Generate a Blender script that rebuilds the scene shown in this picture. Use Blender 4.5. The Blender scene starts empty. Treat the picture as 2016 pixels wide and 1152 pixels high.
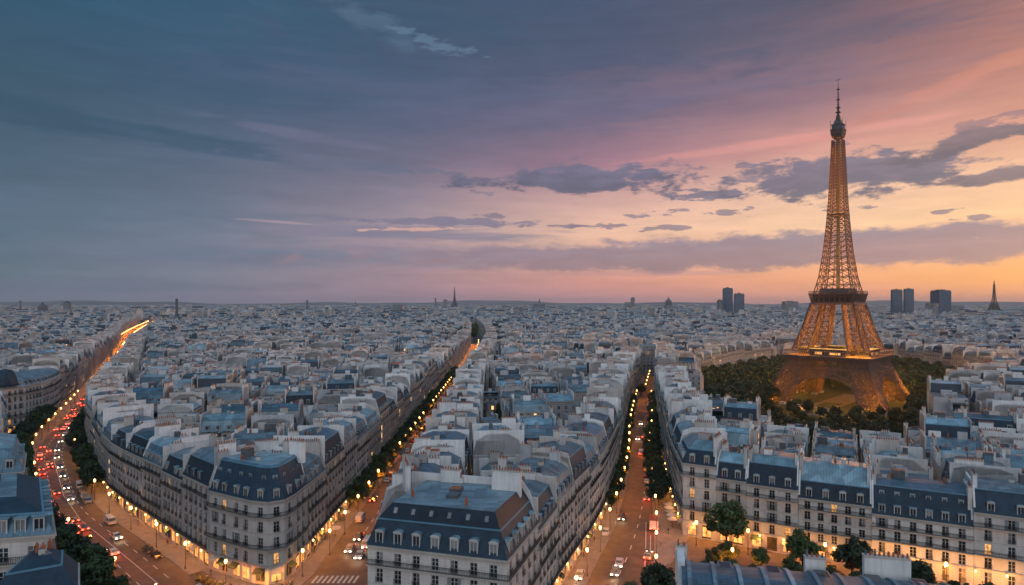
import bpy, math, random
from mathutils import Vector, Matrix
random.seed(11)
R = math.radians
SC = bpy.context.scene
COL = SC.collection

# ---------------------------------------------------------------- camera
CAM_Z = 62.0
FPX = 1250.0
cam_data = bpy.data.cameras.new("camera")
cam = bpy.data.objects.new("camera", cam_data)
COL.objects.link(cam)
cam_data.sensor_width = 36.0
cam_data.lens = 36.0 * FPX / 2016.0
cam_data.shift_y = 21.0 / 2016.0
cam_data.clip_start = 1.0
cam_data.clip_end = 90000.0
cam.location = (0, 0, CAM_Z)
cam.rotation_euler = (R(90), 0, 0)
SC.camera = cam
SC.view_settings.view_transform = 'Standard'
SC.view_settings.look = 'None'
SC.view_settings.exposure = 0.0
SC.view_settings.gamma = 1.0
SC.cycles.max_bounces = 4
SC.cycles.diffuse_bounces = 1
SC.cycles.glossy_bounces = 2
SC.cycles.transparent_max_bounces = 6
SC.cycles.volume_bounces = 0
SC.cycles.sample_clamp_indirect = 3.0
SC.cycles.sample_clamp_direct = 12.0
SC.cycles.use_light_tree = True
SC.cycles.caustics_reflective = False
SC.cycles.caustics_refractive = False
SC.cycles.use_denoising = True


def ground(px, py):            # where a line of sight through the photograph meets the ground
    d = CAM_Z * FPX / (py - 597.0)
    return ((px - 1008.0) / FPX * d, d)


def lin(h):
    h = h.lstrip('#')
    o = []
    for i in (0, 2, 4):
        c = int(h[i:i + 2], 16) / 255.0
        o.append(c / 12.92 if c <= .04045 else ((c + .055) / 1.055) ** 2.4)
    return tuple(o) + (1.0,)


class NT:                      # small helper for node trees
    def __init__(s, tree):
        s.t = tree

    def n(s, typ, **kw):
        nd = s.t.nodes.new(typ)
        for k, v in kw.items():
            setattr(nd, k, v)
        return nd

    def put(s, sock, v):
        if hasattr(v, 'is_linked') or isinstance(v, bpy.types.NodeSocket):
            s.t.links.new(v, sock)
        else:
            sock.default_value = v

    def m(s, op, a, b=None, c=None, clamp=False):
        nd = s.n('ShaderNodeMath', operation=op)
        nd.use_clamp = clamp
        s.put(nd.inputs[0], a)
        if b is not None:
            s.put(nd.inputs[1], b)
        if c is not None:
            s.put(nd.inputs[2], c)
        return nd.outputs[0]

    def vm(s, op, a, b=None):
        nd = s.n('ShaderNodeVectorMath', operation=op)
        s.put(nd.inputs[0], a)
        if b is not None:
            s.put(nd.inputs[1], b)
        return nd.outputs['Value'] if op in ('DOT_PRODUCT', 'LENGTH') else nd.outputs[0]

    def mix(s, f, a, b, blend='MIX'):
        nd = s.n('ShaderNodeMix', data_type='RGBA', blend_type=blend)
        s.put(nd.inputs[0], f)
        s.put(nd.inputs[6], a)
        s.put(nd.inputs[7], b)
        return nd.outputs[2]

    def mr(s, v, a, b, c=0.0, d=1.0, smooth=False):
        nd = s.n('ShaderNodeMapRange')
        if smooth:
            nd.interpolation_type = 'SMOOTHSTEP'
        s.put(nd.inputs[0], v)
        for i, x in enumerate((a, b, c, d)):
            s.put(nd.inputs[i + 1], x)
        return nd.outputs[0]

    def comb(s, x, y, z):
        nd = s.n('ShaderNodeCombineXYZ')
        for i, v in enumerate((x, y, z)):
            s.put(nd.inputs[i], v)
        return nd.outputs[0]

    def noise(s, vec, scale, detail=4.0, rough=.55, dist=0.0):
        nd = s.n('ShaderNodeTexNoise')
        if vec is not None:
            s.put(nd.inputs['Vector'], vec)
        nd.inputs['Scale'].default_value = scale
        nd.inputs['Detail'].default_value = detail
        nd.inputs['Roughness'].default_value = rough
        nd.inputs['Distortion'].default_value = dist
        return nd.outputs[0]

    def ramp(s, f, stops, interp='LINEAR'):
        nd = s.n('ShaderNodeValToRGB')
        cr = nd.color_ramp
        cr.interpolation = interp
        while len(cr.elements) < len(stops):
            cr.elements.new(0.5)
        for e, (p, c) in zip(cr.elements, stops):
            e.position = p
            e.color = c
        s.put(nd.inputs[0], f)
        return nd.outputs[0]


# ---------------------------------------------------------------- sky
world = bpy.data.worlds.new("World")
SC.world = world
world.use_nodes = True
world.node_tree.nodes.clear()
W = NT(world.node_tree)
tc = W.n('ShaderNodeTexCoord').outputs['Generated']
sp = W.n('ShaderNodeSeparateXYZ')
W.put(sp.inputs[0], tc)
dx, dy, dz = sp.outputs
rr = W.m('SQRT', W.m('ADD', W.m('MULTIPLY', dx, dx), W.m('MULTIPLY', dy, dy)))
az = W.m('ARCTAN2', dx, dy)
el = W.m('DIVIDE', dz, W.m('MAXIMUM', rr, 0.02))
tt = W.m('MULTIPLY_ADD', az, 1 / (2 * math.pi), 0.5)
big = W.noise(W.comb(W.m('MULTIPLY', az, 2.2), W.m('MULTIPLY', el, 7.0), 0.0), 1.0, 5.0, .55)
elw = W.m('MULTIPLY_ADD', W.m('SUBTRACT', big, .5), W.mr(el, 0.0, .3, .012, .10), el)
cols = (0, 400, 800, 1200, 1600, 2016)
rows = [
    (597, '5f6d86 7b7791 a08196 c48a92 d89082 dc9078'),
    (552, '51697f 70778f 9b8092 d68f88 f2a27a f8a562'),
    (500, '4a657f 69728c a08496 e2a890 f2b08a f9b078'),
    (440, '44607a 64708a a08a98 ecb89e f5c29c f9c292'),
    (380, '3f5a74 58647f 8b7b90 dca69c f2bc9a f5ba90'),
    (300, '3a566f 4c5f7c 6c6682 a87488 dc9386 e2957c'),
    (200, '2e536d 3d5978 525d80 74617f 9c6e7e cc806e'),
    (100, '2a5674 375a7c 455a7c 5c5c7e 7f6478 b8746c'),
    (0, '225c7c 335f80 3b5a79 4a587b 69596f 97646a'),
]
BACK = (1.12, 1.10, 1.14, 1)  # invented sky behind the camera, brightened to light the facades facing it
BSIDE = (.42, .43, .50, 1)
ZEN = (.24, .45, .63, 1)  # sky above the frame, made brighter than in view to light the roofs


def azp(px):
    return math.atan((px - 1008) / FPX)


def azt(px):
    return azp(px) / (2 * math.pi) + .5


prev = None
for i, (y, cs) in enumerate(rows):
    cs = ['#' + c for c in cs.split()]
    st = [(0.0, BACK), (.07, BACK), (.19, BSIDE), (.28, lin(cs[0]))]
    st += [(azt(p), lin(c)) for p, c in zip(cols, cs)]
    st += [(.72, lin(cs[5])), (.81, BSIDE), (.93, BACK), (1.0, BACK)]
    g_ = {0: .76, 100: .80, 200: .86, 300: .93, 380: .97}.get(y, 1.0)
    s_ = {0: .92, 100: .90, 200: .88, 300: .88, 380: .90}.get(y, .95)
    st = [(p, tuple((sum(q[:3]) / 3 * (1 - s_) + v * s_) * g_ for v in q[:3]) + (1,)) for p, q in st]
    c = W.ramp(tt, st)
    k = (597 - y) / FPX * .9
    if prev is None:
        cur = c
    else:
        cur = W.mix(W.mr(elw, pk, k), cur, c)
    prev, pk = c, k
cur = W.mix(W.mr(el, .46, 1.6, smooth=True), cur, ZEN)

n1 = W.noise(W.comb(W.m('MULTIPLY', az, 15.0), W.m('MULTIPLY', el, 40.0), 3.1), 1.0, 11.0, .64, .1)
n2 = W.noise(W.comb(W.m('MULTIPLY', az, 30.0), W.m('MULTIPLY', el, 105.0), 7.7), 1.0, 7.0, .6, .1)
n3 = W.noise(W.comb(W.m('MULTIPLY', az, 4.0), W.m('MULTIPLY', el, 34.0), 1.7), 1.0, 8.0, .6, .5)

n1, n2, n3 = [W.m('MULTIPLY_ADD', W.m('SUBTRACT', q, .5), k, .5) for q, k in ((n1, 2.3), (n2, 2.0), (n3, 1.5))]


def cloud(cur, px, py, rx, ry, colr, amt=.9, tilt=0.0, soft=.25, nz=1.6, n=None, under=None, flat=0.0):
    a0 = azp(px)
    ca = math.cos(a0)
    e0 = (597 - py) / FPX * ca
    ra = rx / FPX * ca * ca
    re = ry / FPX * ca
    u = W.m('DIVIDE', W.m('SUBTRACT', az, a0), ra)
    e = W.m('SUBTRACT', W.m('SUBTRACT', el, e0), W.m('MULTIPLY', W.m('SUBTRACT', az, a0), tilt))
    v = W.m('DIVIDE', e, re)
    if flat:                        # flatter underside
        v = W.m('MULTIPLY', v, W.mr(v, -.3, .3, 1.0 + flat, 1.0))
    q = W.m('SQRT', W.m('ADD', W.m('MULTIPLY', u, u), W.m('MULTIPLY', v, v)))
    q = W.m('MULTIPLY_ADD', W.m('SUBTRACT', n if n is not None else n1, .5), -nz, q)
    msk = W.m('MULTIPLY', W.mr(q, 1.0, 1.0 - soft, 0.0, 1.0, smooth=True), amt)
    cc = lin(colr)
    if under:
        cc = W.mix(W.mr(W.m('MULTIPLY_ADD', W.m('SUBTRACT', n2, .5), 1.6, v), -.5, .7), lin(under), cc)
    return W.mix(msk, cur, cc)


for (px, py, rx, ry, cc_, am) in ((1250, 60, 700, 110, '#464c66', .45), (900, 190, 700, 60, '#525a78', .45), (350, 420, 700, 60, '#586881', .45), (1500, 150, 500, 50, '#7d6275', .4), (300, 150, 600, 50, '#34506a', .5)):
    cur = cloud(cur, px, py, rx, ry, cc_, am, -.03, .9, 2.2, n3)
cur = cloud(cur, 560, 505, 720, 36, '#66708c', .6, .0, .8, 1.2, n3)
cur = cloud(cur, 200, 560, 600, 24, '#5a6a84', .5, .0, .8, 1.4, n3)
cur = cloud(cur, 1050, 120, 500, 50, '#474e6b', .5, -.06, .9, 2.0, n1)
cur = cloud(cur, 1150, 210, 420, 30, '#6b607e', .5, .05, .9, 2.2, n3)
# long streaks and veils first, heaped clouds over them
cur = cloud(cur, 120, 232, 520, 40, '#2d4a63', .75, -.10, .5, 1.7, n3)
cur = cloud(cur, 420, 295, 260, 16, '#3f546f', .7, -.10, .5, 2.0, n3)
cur = cloud(cur, 640, 275, 330, 10, '#6f6d88', .45, -.12, .9, 2.8, n3)
cur = cloud(cur, 730, 330, 190, 12, '#5d627d', .7, -.04, .5, 2.2, n1)
cur = cloud(cur, 850, 45, 240, 60, '#3a5069', .65, -.1, .6, 2.0, n1)
cur = cloud(cur, 740, 45, 130, 34, '#58738b', .42, -.45, 1.0, 1.8, n1)
cur = cloud(cur, 860, 85, 90, 14, '#66829b', .5, -.3, .7, 2.4, n2)
cur = cloud(cur, 1880, 165, 330, 24, '#d98868', .5, .30, .8, 1.8, n3)
cur = cloud(cur, 1750, 215, 330, 22, '#c07f7c', .5, .25, .8, 1.8, n3)
cur = cloud(cur, 1500, 285, 430, 12, '#e0948c', .5, .06, .8, 1.8, n3)
cur = cloud(cur, 760, 455, 330, 20, '#7d768e', .85, -.01, .5, 1.8, n3)
cur = cloud(cur, 830, 437, 200, 9, '#776f8a', .85, 0, .4, 1.8, n1)
cur = cloud(cur, 800, 452, 120, 4, '#e0ab9c', .7, .02, .5, 2.2, n2)
cur = cloud(cur, 560, 438, 130, 4, '#a58f9c', .7, -.03, .6, 2.0, n3)
cur = cloud(cur, 420, 500, 420, 24, '#586b86', .5, 0, .8, 1.2, n3)
cur = cloud(cur, 1500, 495, 1050, 41, '#8c7a90', .93, .012, .4, .8, n1, under='#8f7485')
cur = cloud(cur, 1900, 485, 420, 40, '#a5808c', .6, .012, .6, .9, n1)
cur = cloud(cur, 1230, 538, 420, 6, '#b98690', .5, 0, .6, 1.6, n3)
cur = cloud(cur, 1165, 357, 245, 38, '#6d6782', .96, -.015, .38, 1.35, n1, under='#59566f', flat=.5)
cur = cloud(cur, 1390, 385, 95, 11, '#6f6680', .9, 0, .3, 1.9, n2)
cur = cloud(cur, 1650, 352, 290, 54, '#776a80', .96, .0, .38, 1.35, n1, under='#615a72', flat=.3)
cur = cloud(cur, 1960, 345, 140, 20, '#7a6878', .9, .05, .38, 1.35, n1, under='#63566b')
cur = cloud(cur, 1895, 278, 150, 23, '#7d6876', .93, .17, .38, 1.35, n1, under='#665766')
cur = cloud(cur, 1930, 243, 90, 12, '#926f78', .8, .1, .4, 1.8, n2)
for (px, py, rx, ry) in ((1525, 322, 20, 7), (1465, 328, 18, 5), (1425, 419, 40, 6), (1270, 425, 26, 5), (1330, 414, 28, 4),
                         (1300, 449, 60, 4), (1085, 445, 60, 4), (970, 427, 28, 4), (945, 380, 24, 4), (1925, 427, 32, 5),
                         (1850, 417, 26, 4), (1720, 408, 22, 4), (1185, 445, 40, 4), (1480, 355, 40, 8), (1640, 415, 20, 3)):
    cur = cloud(cur, px, py, rx * 1.1, ry * 1.2, '#7a6c82', .8, 0, .5, 2.9, n2)
fine = W.noise(W.comb(W.m('MULTIPLY', az, 9.0), W.m('MULTIPLY', el, 60.0), 5.0), 1.0, 8.0, .6, .4)
cur = W.mix(1.0, cur, W.ramp(fine, [(0.25, (.88, .89, .91, 1)), (.75, (1.12, 1.11, 1.09, 1))]), 'MULTIPLY')
nis = W.n('ShaderNodeTexSky', sky_type='NISHITA', sun_disc=False, sun_elevation=R(4.0), sun_rotation=R(62), altitude=60)
cur = W.mix(.02, cur, nis.outputs[0], 'ADD')
# below the horizon the ground takes over; keep that side dim
cur = W.mix(W.mr(el, -.02, -.10), cur, (.05, .05, .06, 1))
bg = W.n('ShaderNodeBackground')
W.put(bg.inputs[0], cur)
bg.inputs[1].default_value = 1.0
out = W.n('ShaderNodeOutputWorld')
W.t.links.new(bg.outputs[0], out.inputs[0])
world.cycles.sampling_method = 'MANUAL'
world.cycles.sample_map_resolution = 512

sun_d = bpy.data.lights.new("sun", 'SUN')
sun = bpy.data.objects.new("sun", sun_d)
COL.objects.link(sun)
sun_d.energy = 0.3
sun_d.angle = R(14)
sun_d.color = (1.0, .72, .62)
sun_dir = Vector((math.sin(R(62)) * math.cos(R(9)), math.cos(R(62)) * math.cos(R(9)), math.sin(R(9))))
sun.rotation_euler = sun_dir.to_track_quat('Z', 'Y').to_euler()

# ---------------------------------------------------------------- materials
MATS = {}


def mat(name, col, rough=.8, metal=0.0, var=.22, vs=.35, spec=.4, emis=None, es=0.0, obj_rnd=0.0, isl=0.0,
        streak=0.0, seam=0.0, course=0.0, bump=0.0, sample=True, extra=None, panel=0.0):
    m = bpy.data.materials.new(name)
    m.use_nodes = True
    t = NT(m.node_tree)
    b = m.node_tree.nodes['Principled BSDF']
    geo = t.n('ShaderNodeNewGeometry')
    P = geo.outputs['Position']
    N = geo.outputs['True Normal']
    c = tuple(col) + (1,) if len(col) == 3 else col
    cs = c
    if var > 0:
        f = t.noise(P, vs, 5.0, .6)
        lo = tuple(x * (1 - var) for x in c[:3]) + (1,)
        hi = tuple(min(1, x * (1 + var)) for x in c[:3]) + (1,)
        cs = t.mix(t.mr(f, .3, .7), lo, hi)
    if streak:
        pv = t.vm('MULTIPLY', P, (2.2, 2.2, .16))
        f = t.noise(pv, 1.0, 5.0, .65)
        cs = t.mix(t.mr(f, .42, .75, 0, streak), cs, tuple(x * .45 for x in c[:3]) + (1,))
    T = t.vm('NORMALIZE', t.vm('CROSS_PRODUCT', N, (0, 0, 1)))
    U = t.vm('DOT_PRODUCT', P, T)
    sx = t.n('ShaderNodeSeparateXYZ')
    t.put(sx.inputs[0], P)
    Z = sx.outputs[2]
    bm = None
    if seam:
        fr = t.m('FRACT', t.m('DIVIDE', U, seam))
        ln = t.m('LESS_THAN', fr, .14)
        sn = t.n('ShaderNodeSeparateXYZ')
        t.put(sn.inputs[0], N)
        steep = t.mr(sn.outputs[2], .999, .99)
        ln = t.m('MULTIPLY', ln, steep)
        cs = t.mix(t.m('MULTIPLY', ln, .6), cs, tuple(x * .45 for x in c[:3]) + (1,))
        bm = ln
    if course:
        fr = t.m('FRACT', t.m('DIVIDE', Z, course))
        ln = t.m('LESS_THAN', fr, .12)
        cs = t.mix(t.m('MULTIPLY', ln, .22), cs, tuple(x * .4 for x in c[:3]) + (1,))
        bm = ln
    if panel:
        wn = t.n('ShaderNodeTexWhiteNoise', noise_dimensions='3D')
        t.put(wn.inputs[0], t.vm('FLOOR', t.vm('MULTIPLY', t.vm('ADD', P, (1000.3, 500.7, .13)), (.45, .8, .35))))
        k = t.mr(wn.outputs[0], 0, 1, 1 - panel, 1 + panel * .8)
        cs = t.mix(1.0, cs, t.comb(k, k, k), 'MULTIPLY')
    if obj_rnd:
        oi = t.n('ShaderNodeObjectInfo')
        k = t.mr(oi.outputs['Random'], 0, 1, 1 - obj_rnd, 1 + obj_rnd)
        cs = t.mix(1.0, cs, t.comb(k, k, k), 'MULTIPLY')
    if isl:
        k = t.mr(geo.outputs['Random Per Island'], 0, 1, 1 - isl, 1 + isl)
        cs = t.mix(1.0, cs, t.comb(k, t.m('MULTIPLY_ADD', k, .98, .02), t.m('MULTIPLY_ADD', k, .94, .06)), 'MULTIPLY')
    if extra:
        cs = extra(t, cs, U, Z, P, N, geo)
    t.put(b.inputs['Base Color'], cs)
    b.inputs['Roughness'].default_value = rough
    b.inputs['Metallic'].default_value = metal
    b.inputs['Specular IOR Level'].default_value = spec
    if bump:
        bn = t.n('ShaderNodeBump')
        bn.inputs['Strength'].default_value = bump
        bn.inputs['Distance'].default_value = .05
        t.put(bn.inputs['Height'], t.noise(P, 6.0, 4.0) if bm is None else bm)
        t.put(b.inputs['Normal'], bn.outputs[0])
    if emis:
        b.inputs['Emission Color'].default_value = tuple(emis) + (1,)
        if not extra:
            b.inputs['Emission Strength'].default_value = es
        if not sample:
            m.cycles.emission_sampling = 'NONE'
    MATS[name] = m
    return m


def winpat(bay, fl, w0, w1, h0, h1, glass=(.035, .04, .05), amt=.92, lit=.03):
    def f(t, cs, U, Z, P, N, geo):
        fu = t.m('FRACT', t.m('DIVIDE', U, bay))
        fz = t.m('FRACT', t.m('DIVIDE', t.m('SUBTRACT', Z, 4.0), fl))
        a = t.m('MULTIPLY', t.m('GREATER_THAN', fu, w0), t.m('LESS_THAN', fu, w1))
        b = t.m('MULTIPLY', t.m('GREATER_THAN', fz, h0), t.m('LESS_THAN', fz, h1))
        msk = t.m('MULTIPLY', a, b)
        wn = t.n('ShaderNodeTexWhiteNoise', noise_dimensions='2D')
        t.put(wn.inputs[0], t.comb(t.m('FLOOR', t.m('DIVIDE', U, bay)), t.m('FLOOR', t.m('DIVIDE', Z, fl)), 0.0))
        v = wn.outputs[0]
        g = t.mix(v, tuple(x * .5 for x in glass) + (1,), tuple(min(1, x * 3.2) for x in glass) + (1,))
        keep = t.m('GREATER_THAN', v, .12)
        line = t.m('MULTIPLY', t.m('GREATER_THAN', fz, .93), .45)
        cs = t.mix(line, cs, (.1, .1, .11, 1))
        b0 = t.t.nodes['Principled BSDF']
        on = t.m('MULTIPLY', t.m('MULTIPLY', msk, t.m('GREATER_THAN', v, 1.0 - lit)), 1.6)
        b0.inputs['Emission Color'].default_value = (1, .55, .2, 1)
        t.put(b0.inputs['Emission Strength'], on)
        return t.mix(t.m('MULTIPLY', t.m('MULTIPLY', msk, keep), amt), cs, g)
    return f


STONE = [mat('cut_stone_pale', (.64, .605, .585), .85, var=.16, streak=.35, course=.6, obj_rnd=.12),
         mat('cut_stone_warm', (.58, .535, .505), .85, var=.18, streak=.4, course=.6, obj_rnd=.12),
         mat('cut_stone_grey', (.52, .505, .505), .85, var=.2, streak=.45, course=.6, obj_rnd=.12)]
PLASTER = [mat('plaster_white', (.76, .77, .79), .9, var=.14, vs=.25, streak=.45, obj_rnd=.15),
           mat('plaster_buff', (.58, .55, .53), .9, var=.18, vs=.25, streak=.5, obj_rnd=.15),
           mat('plaster_grey', (.46, .48, .51), .9, var=.2, vs=.25, streak=.5, obj_rnd=.15)]
TRIM = mat('stone_trim', (.46, .42, .38), .8, var=.15, streak=.3)
ZINC = [mat('zinc_light', (.21, .32, .39), .42, .3, var=.2, vs=.3, seam=.65, obj_rnd=.35, streak=.35, bump=.3, panel=.3),
        mat('zinc_blue', (.08, .155, .22), .42, .3, var=.22, vs=.3, seam=.65, obj_rnd=.35, streak=.35, bump=.3, panel=.3),
        mat('zinc_grey', (.14, .19, .235), .5, .25, var=.25, vs=.3, seam=.65, obj_rnd=.35, streak=.4, bump=.3, panel=.35)]
SLATE = [mat('slate_blue', (.020, .045, .075), .5, var=.3, vs=.6, course=.45, obj_rnd=.25, spec=.22),
         mat('slate_dark', (.018, .032, .050), .55, var=.3, vs=.6, course=.45, obj_rnd=.25, spec=.22)]
ZLIP = mat('zinc_lip', (.14, .30, .42), .4, .3, var=.15)
IRON = mat('black_iron', (.025, .027, .032), .5, .3, var=.1)
GLASS = mat('window_glass', (.018, .024, .034), .12, var=.1, obj_rnd=.6, spec=.9)
CURT = mat('curtained_glass', (.20, .20, .21), .25, var=.2, obj_rnd=.4, spec=.8)
VOID = mat('dark_interior', (.006, .006, .008), .8, var=0)
FRAME = mat('window_frame_paint', (.46, .46, .45), .55, var=.08, obj_rnd=.2)
def glowpat(k):
    def f(t, cs, U, Z, P, N, geo):
        n = t.noise(t.vm('MULTIPLY', P, (1.6, 1.6, .9)), 1.0, 3.0, .7)
        b0 = t.t.nodes['Principled BSDF']
        b0.inputs['Emission Color'].default_value = (1.0, .40, .09, 1)
        t.put(b0.inputs['Emission Strength'], t.mr(n, .36, .66, .15 * k, k))
        return cs
    return f


LIT = mat('lit_room', (.4, .25, .1), .6, var=.3, vs=1.5, emis=(1.0, .45, .12), es=1.5, sample=False, extra=glowpat(1.5))
LITS = mat('lit_shop', (.5, .3, .1), .5, var=.3, vs=.8, emis=(1.0, .45, .12), es=1.9, sample=False, extra=glowpat(2.2))
TERRA = mat('terracotta', (.34, .11, .06), .85, var=.3, vs=3.0)
LEAD = mat('roof_felt', (.10, .11, .125), .8, var=.35, vs=.5)
AWN = [mat('red_canvas', (.32, .04, .03), .8, var=.15), mat('green_canvas', (.02, .045, .035), .8, var=.15), mat('cream_canvas', (.55, .48, .38), .8, var=.15)]
WPAT = [mat('facade_stone_far', (.46, .43, .415), .85, var=.2, streak=.35, isl=.18, extra=winpat(2.9, 3.1, .32, .70, .14, .80)),
        mat('facade_buff_far', (.48, .44, .41), .85, var=.2, streak=.35, isl=.18, extra=winpat(2.6, 3.0, .34, .72, .16, .80)),
        mat('facade_grey_far', (.38, .385, .40), .85, var=.2, streak=.35, isl=.2, extra=winpat(3.2, 3.0, .30, .62, .25, .75))]
FAR = {'pl': mat('plaster_far', (.56, .56, .575), .9, var=.22, vs=.12, streak=.4, isl=.28),
       'zl': mat('zinc_far', (.21, .29, .35), .5, .25, var=.2, vs=.2, isl=.5, seam=.65, panel=.3),
       'zb': mat('zinc_blue_far', (.075, .135, .19), .45, .25, var=.2, vs=.2, isl=.5, seam=.65, panel=.3),
       'sl': mat('slate_far', (.025, .045, .07), .55, var=.3, vs=.3, isl=.4),
       'tc': mat('terracotta_far', (.30, .11, .07), .85, var=.3, isl=.4)}
ASPH = mat('asphalt', (.078, .070, .067), .7, var=.45, vs=.35, bump=.15, spec=.35)
PAVE = mat('pavement_stone', (.25, .22, .20), .85, var=.25, vs=.5, bump=.15)
GRND = mat('city_ground', (.10, .105, .115), .9, var=.35, vs=.02)
SQPAVE = mat('square_paving', (.12, .10, .09), .85, var=.35, vs=.5, bump=.15)
KERB = mat('kerb_granite', (.28, .27, .26), .8, var=.2)
PAINT = mat('road_paint', (.62, .61, .58), .7, var=.25, vs=2.0)
GRASS = mat('lawn_grass', (.022, .040, .014), .95, var=.35, vs=.25, bump=.2)
SAND = mat('gravel_path', (.17, .14, .10), .9, var=.25, vs=.4)
BARK = mat('bark', (.055, .042, .032), .9, var=.3, vs=4.0)
LEAF = [mat('leaf_green', (.042, .068, .020), .6, var=.45, vs=.45, obj_rnd=.25, isl=.35),
        mat('leaf_dark', (.022, .042, .018), .6, var=.45, vs=.45, obj_rnd=.25, isl=.35)]
LAMP = mat('lamp_glow', (1, .8, .5), .4, var=0, emis=(1.0, .50, .15), es=9, sample=False)
LAMPW = mat('headlight_glow', (1, 1, 1), .4, var=0, emis=(1.0, .80, .55), es=14, sample=False)
TAIL = mat('tail_glow', (.5, .02, .02), .4, var=0, emis=(1.0, .045, .02), es=26, sample=False)
TREDOFF = mat('tail_lens', (.25, .01, .01), .3, var=0)


# ---------------------------------------------------------------- mesh building
class MB:
    def __init__(s):
        s.v, s.f, s.m, s.ms = [], [], [], []

    def mi(s, m):
        for i, x in enumerate(s.ms):
            if x is m:
                return i
        s.ms.append(m)
        return len(s.ms) - 1

    def poly(s, pts, m):
        b = len(s.v)
        s.v.extend(pts)
        s.f.append(tuple(range(b, b + len(pts))))
        s.m.append(s.mi(m))

    def prism(s, base, z0, z1, m, mt=None, bottom=False):
        n = len(base)
        for i in range(n):
            a, b = base[i], base[(i + 1) % n]
            s.poly([(a[0], a[1], z0), (b[0], b[1], z0), (b[0], b[1], z1), (a[0], a[1], z1)], m)
        s.poly([(p[0], p[1], z1) for p in base], mt or m)
        if bottom:
            s.poly([(p[0], p[1], z0) for p in reversed(base)], m)

    def box(s, x0, x1, y0, y1, z0, z1, m, mt=None):
        s.prism([(x0, y0), (x1, y0), (x1, y1), (x0, y1)], z0, z1, m, mt, True)

    def obox(s, o, e, u0, u1, v0, v1, z0, z1, m, mt=None):
        # box in a frame with origin o, x axis e (unit 2D), y axis to its left
        l = (-e[1], e[0])
        q = [(o[0] + e[0] * u + l[0] * v, o[1] + e[1] * u + l[1] * v) for u, v in ((u0, v0), (u1, v0), (u1, v1), (u0, v1))]
        s.prism(q, z0, z1, m, mt, True)

    def bar(s, p, q, r, m, r2=None, n=4):
        p, q = Vector(p), Vector(q)
        d = q - p
        if d.length < 1e-6:
            return
        d.normalize()
        a = d.orthogonal().normalized()
        if abs(d.z) < .999:
            a = d.cross(Vector((0, 0, 1))).normalized()
        b = d.cross(a)
        r2 = r if r2 is None else r2
        ring = []
        for c, rad in ((p, r), (q, r2)):
            ring.append([tuple(c + (a * math.cos(2 * math.pi * (k + .5) / n) + b * math.sin(2 * math.pi * (k + .5) / n)) * rad) for k in range(n)])
        for k in range(n):
            j = (k + 1) % n
            s.poly([ring[0][k], ring[1][k], ring[1][j], ring[0][j]], m)
        s.poly(ring[1][::-1], m)
        s.poly(ring[0], m)

    def lathe(s, prof, m, n=10, c=(0, 0)):
        for (r0, z0), (r1, z1) in zip(prof, prof[1:]):
            for k in range(n):
                a0, a1 = 2 * math.pi * k / n, 2 * math.pi * (k + 1) / n
                pts = [(c[0] + r0 * math.cos(a0), c[1] + r0 * math.sin(a0), z0), (c[0] + r0 * math.cos(a1), c[1] + r0 * math.sin(a1), z0),
                       (c[0] + r1 * math.cos(a1), c[1] + r1 * math.sin(a1), z1), (c[0] + r1 * math.cos(a0), c[1] + r1 * math.sin(a0), z1)]
                if r0 < 1e-4:
                    pts = [pts[0], pts[2], pts[3]]
                elif r1 < 1e-4:
                    pts = pts[:3]
                s.poly(pts, m)

    def mesh(s, name, weld=False, smooth=False):
        me = bpy.data.meshes.new(name)
        me.from_pydata(s.v, [], s.f)
        me.polygons.foreach_set('material_index', s.m)
        for m in s.ms:
            me.materials.append(m)
        if smooth:
            me.polygons.foreach_set('use_smooth', [True] * len(s.f))
        me.update()
        return me

    def build(s, name, parent=None, **kw):
        return link(name, s.mesh(name, **kw), parent)


def link(name, data, parent=None, loc=None, rz=0.0, sc=None):
    o = bpy.data.objects.new(name, data)
    COL.objects.link(o)
    if parent is not None:
        o.parent = parent
    if loc is not None:
        o.location = loc
    if rz:
        o.rotation_euler = (0, 0, rz)
    if sc is not None:
        o.scale = sc
    return o


def tag(o, label=None, cat=None, group=None, kind=None):
    if label:
        o['label'] = label
    if cat:
        o['category'] = cat
    if group:
        o['group'] = group
    if kind:
        o['kind'] = kind
    return o


def thing(name, label, cat, loc=(0, 0, 0), rz=0.0, group=None):
    return tag(link(name, None, None, loc, rz), label, cat, group)


def copy_thing(src, loc, rz, label, group=None, sc=None):
    r = src.copy()
    COL.objects.link(r)
    r.location = loc
    r.rotation_euler = (0, 0, rz)
    if sc:
        r.scale = (sc, sc, sc)
    r['label'] = label
    if group:
        r['group'] = group
    for ch in src.children:
        c = ch.copy()
        COL.objects.link(c)
        c.parent = r
        for g in ch.children:
            d = g.copy()
            COL.objects.link(d)
            d.parent = c
    return r


def spot_light(loc, power, col=(1.0, .36, .07), rad=.3, parent=None, name='lamp_light', cone=150, blend=.35):
    d = bpy.data.lights.new(name, 'SPOT')
    d.energy = power
    d.color = col
    d.shadow_soft_size = rad
    d.spot_size = R(cone)
    d.spot_blend = blend
    d.volume_factor = .2
    return link(name, d, parent, loc)


def point_light(loc, power, col=(1.0, .50, .16), rad=.25, parent=None, name='lamp_light'):
    d = bpy.data.lights.new(name, 'POINT')
    d.energy = power
    d.color = col
    d.shadow_soft_size = rad
    d.volume_factor = .2
    return link(name, d, parent, loc)


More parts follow.
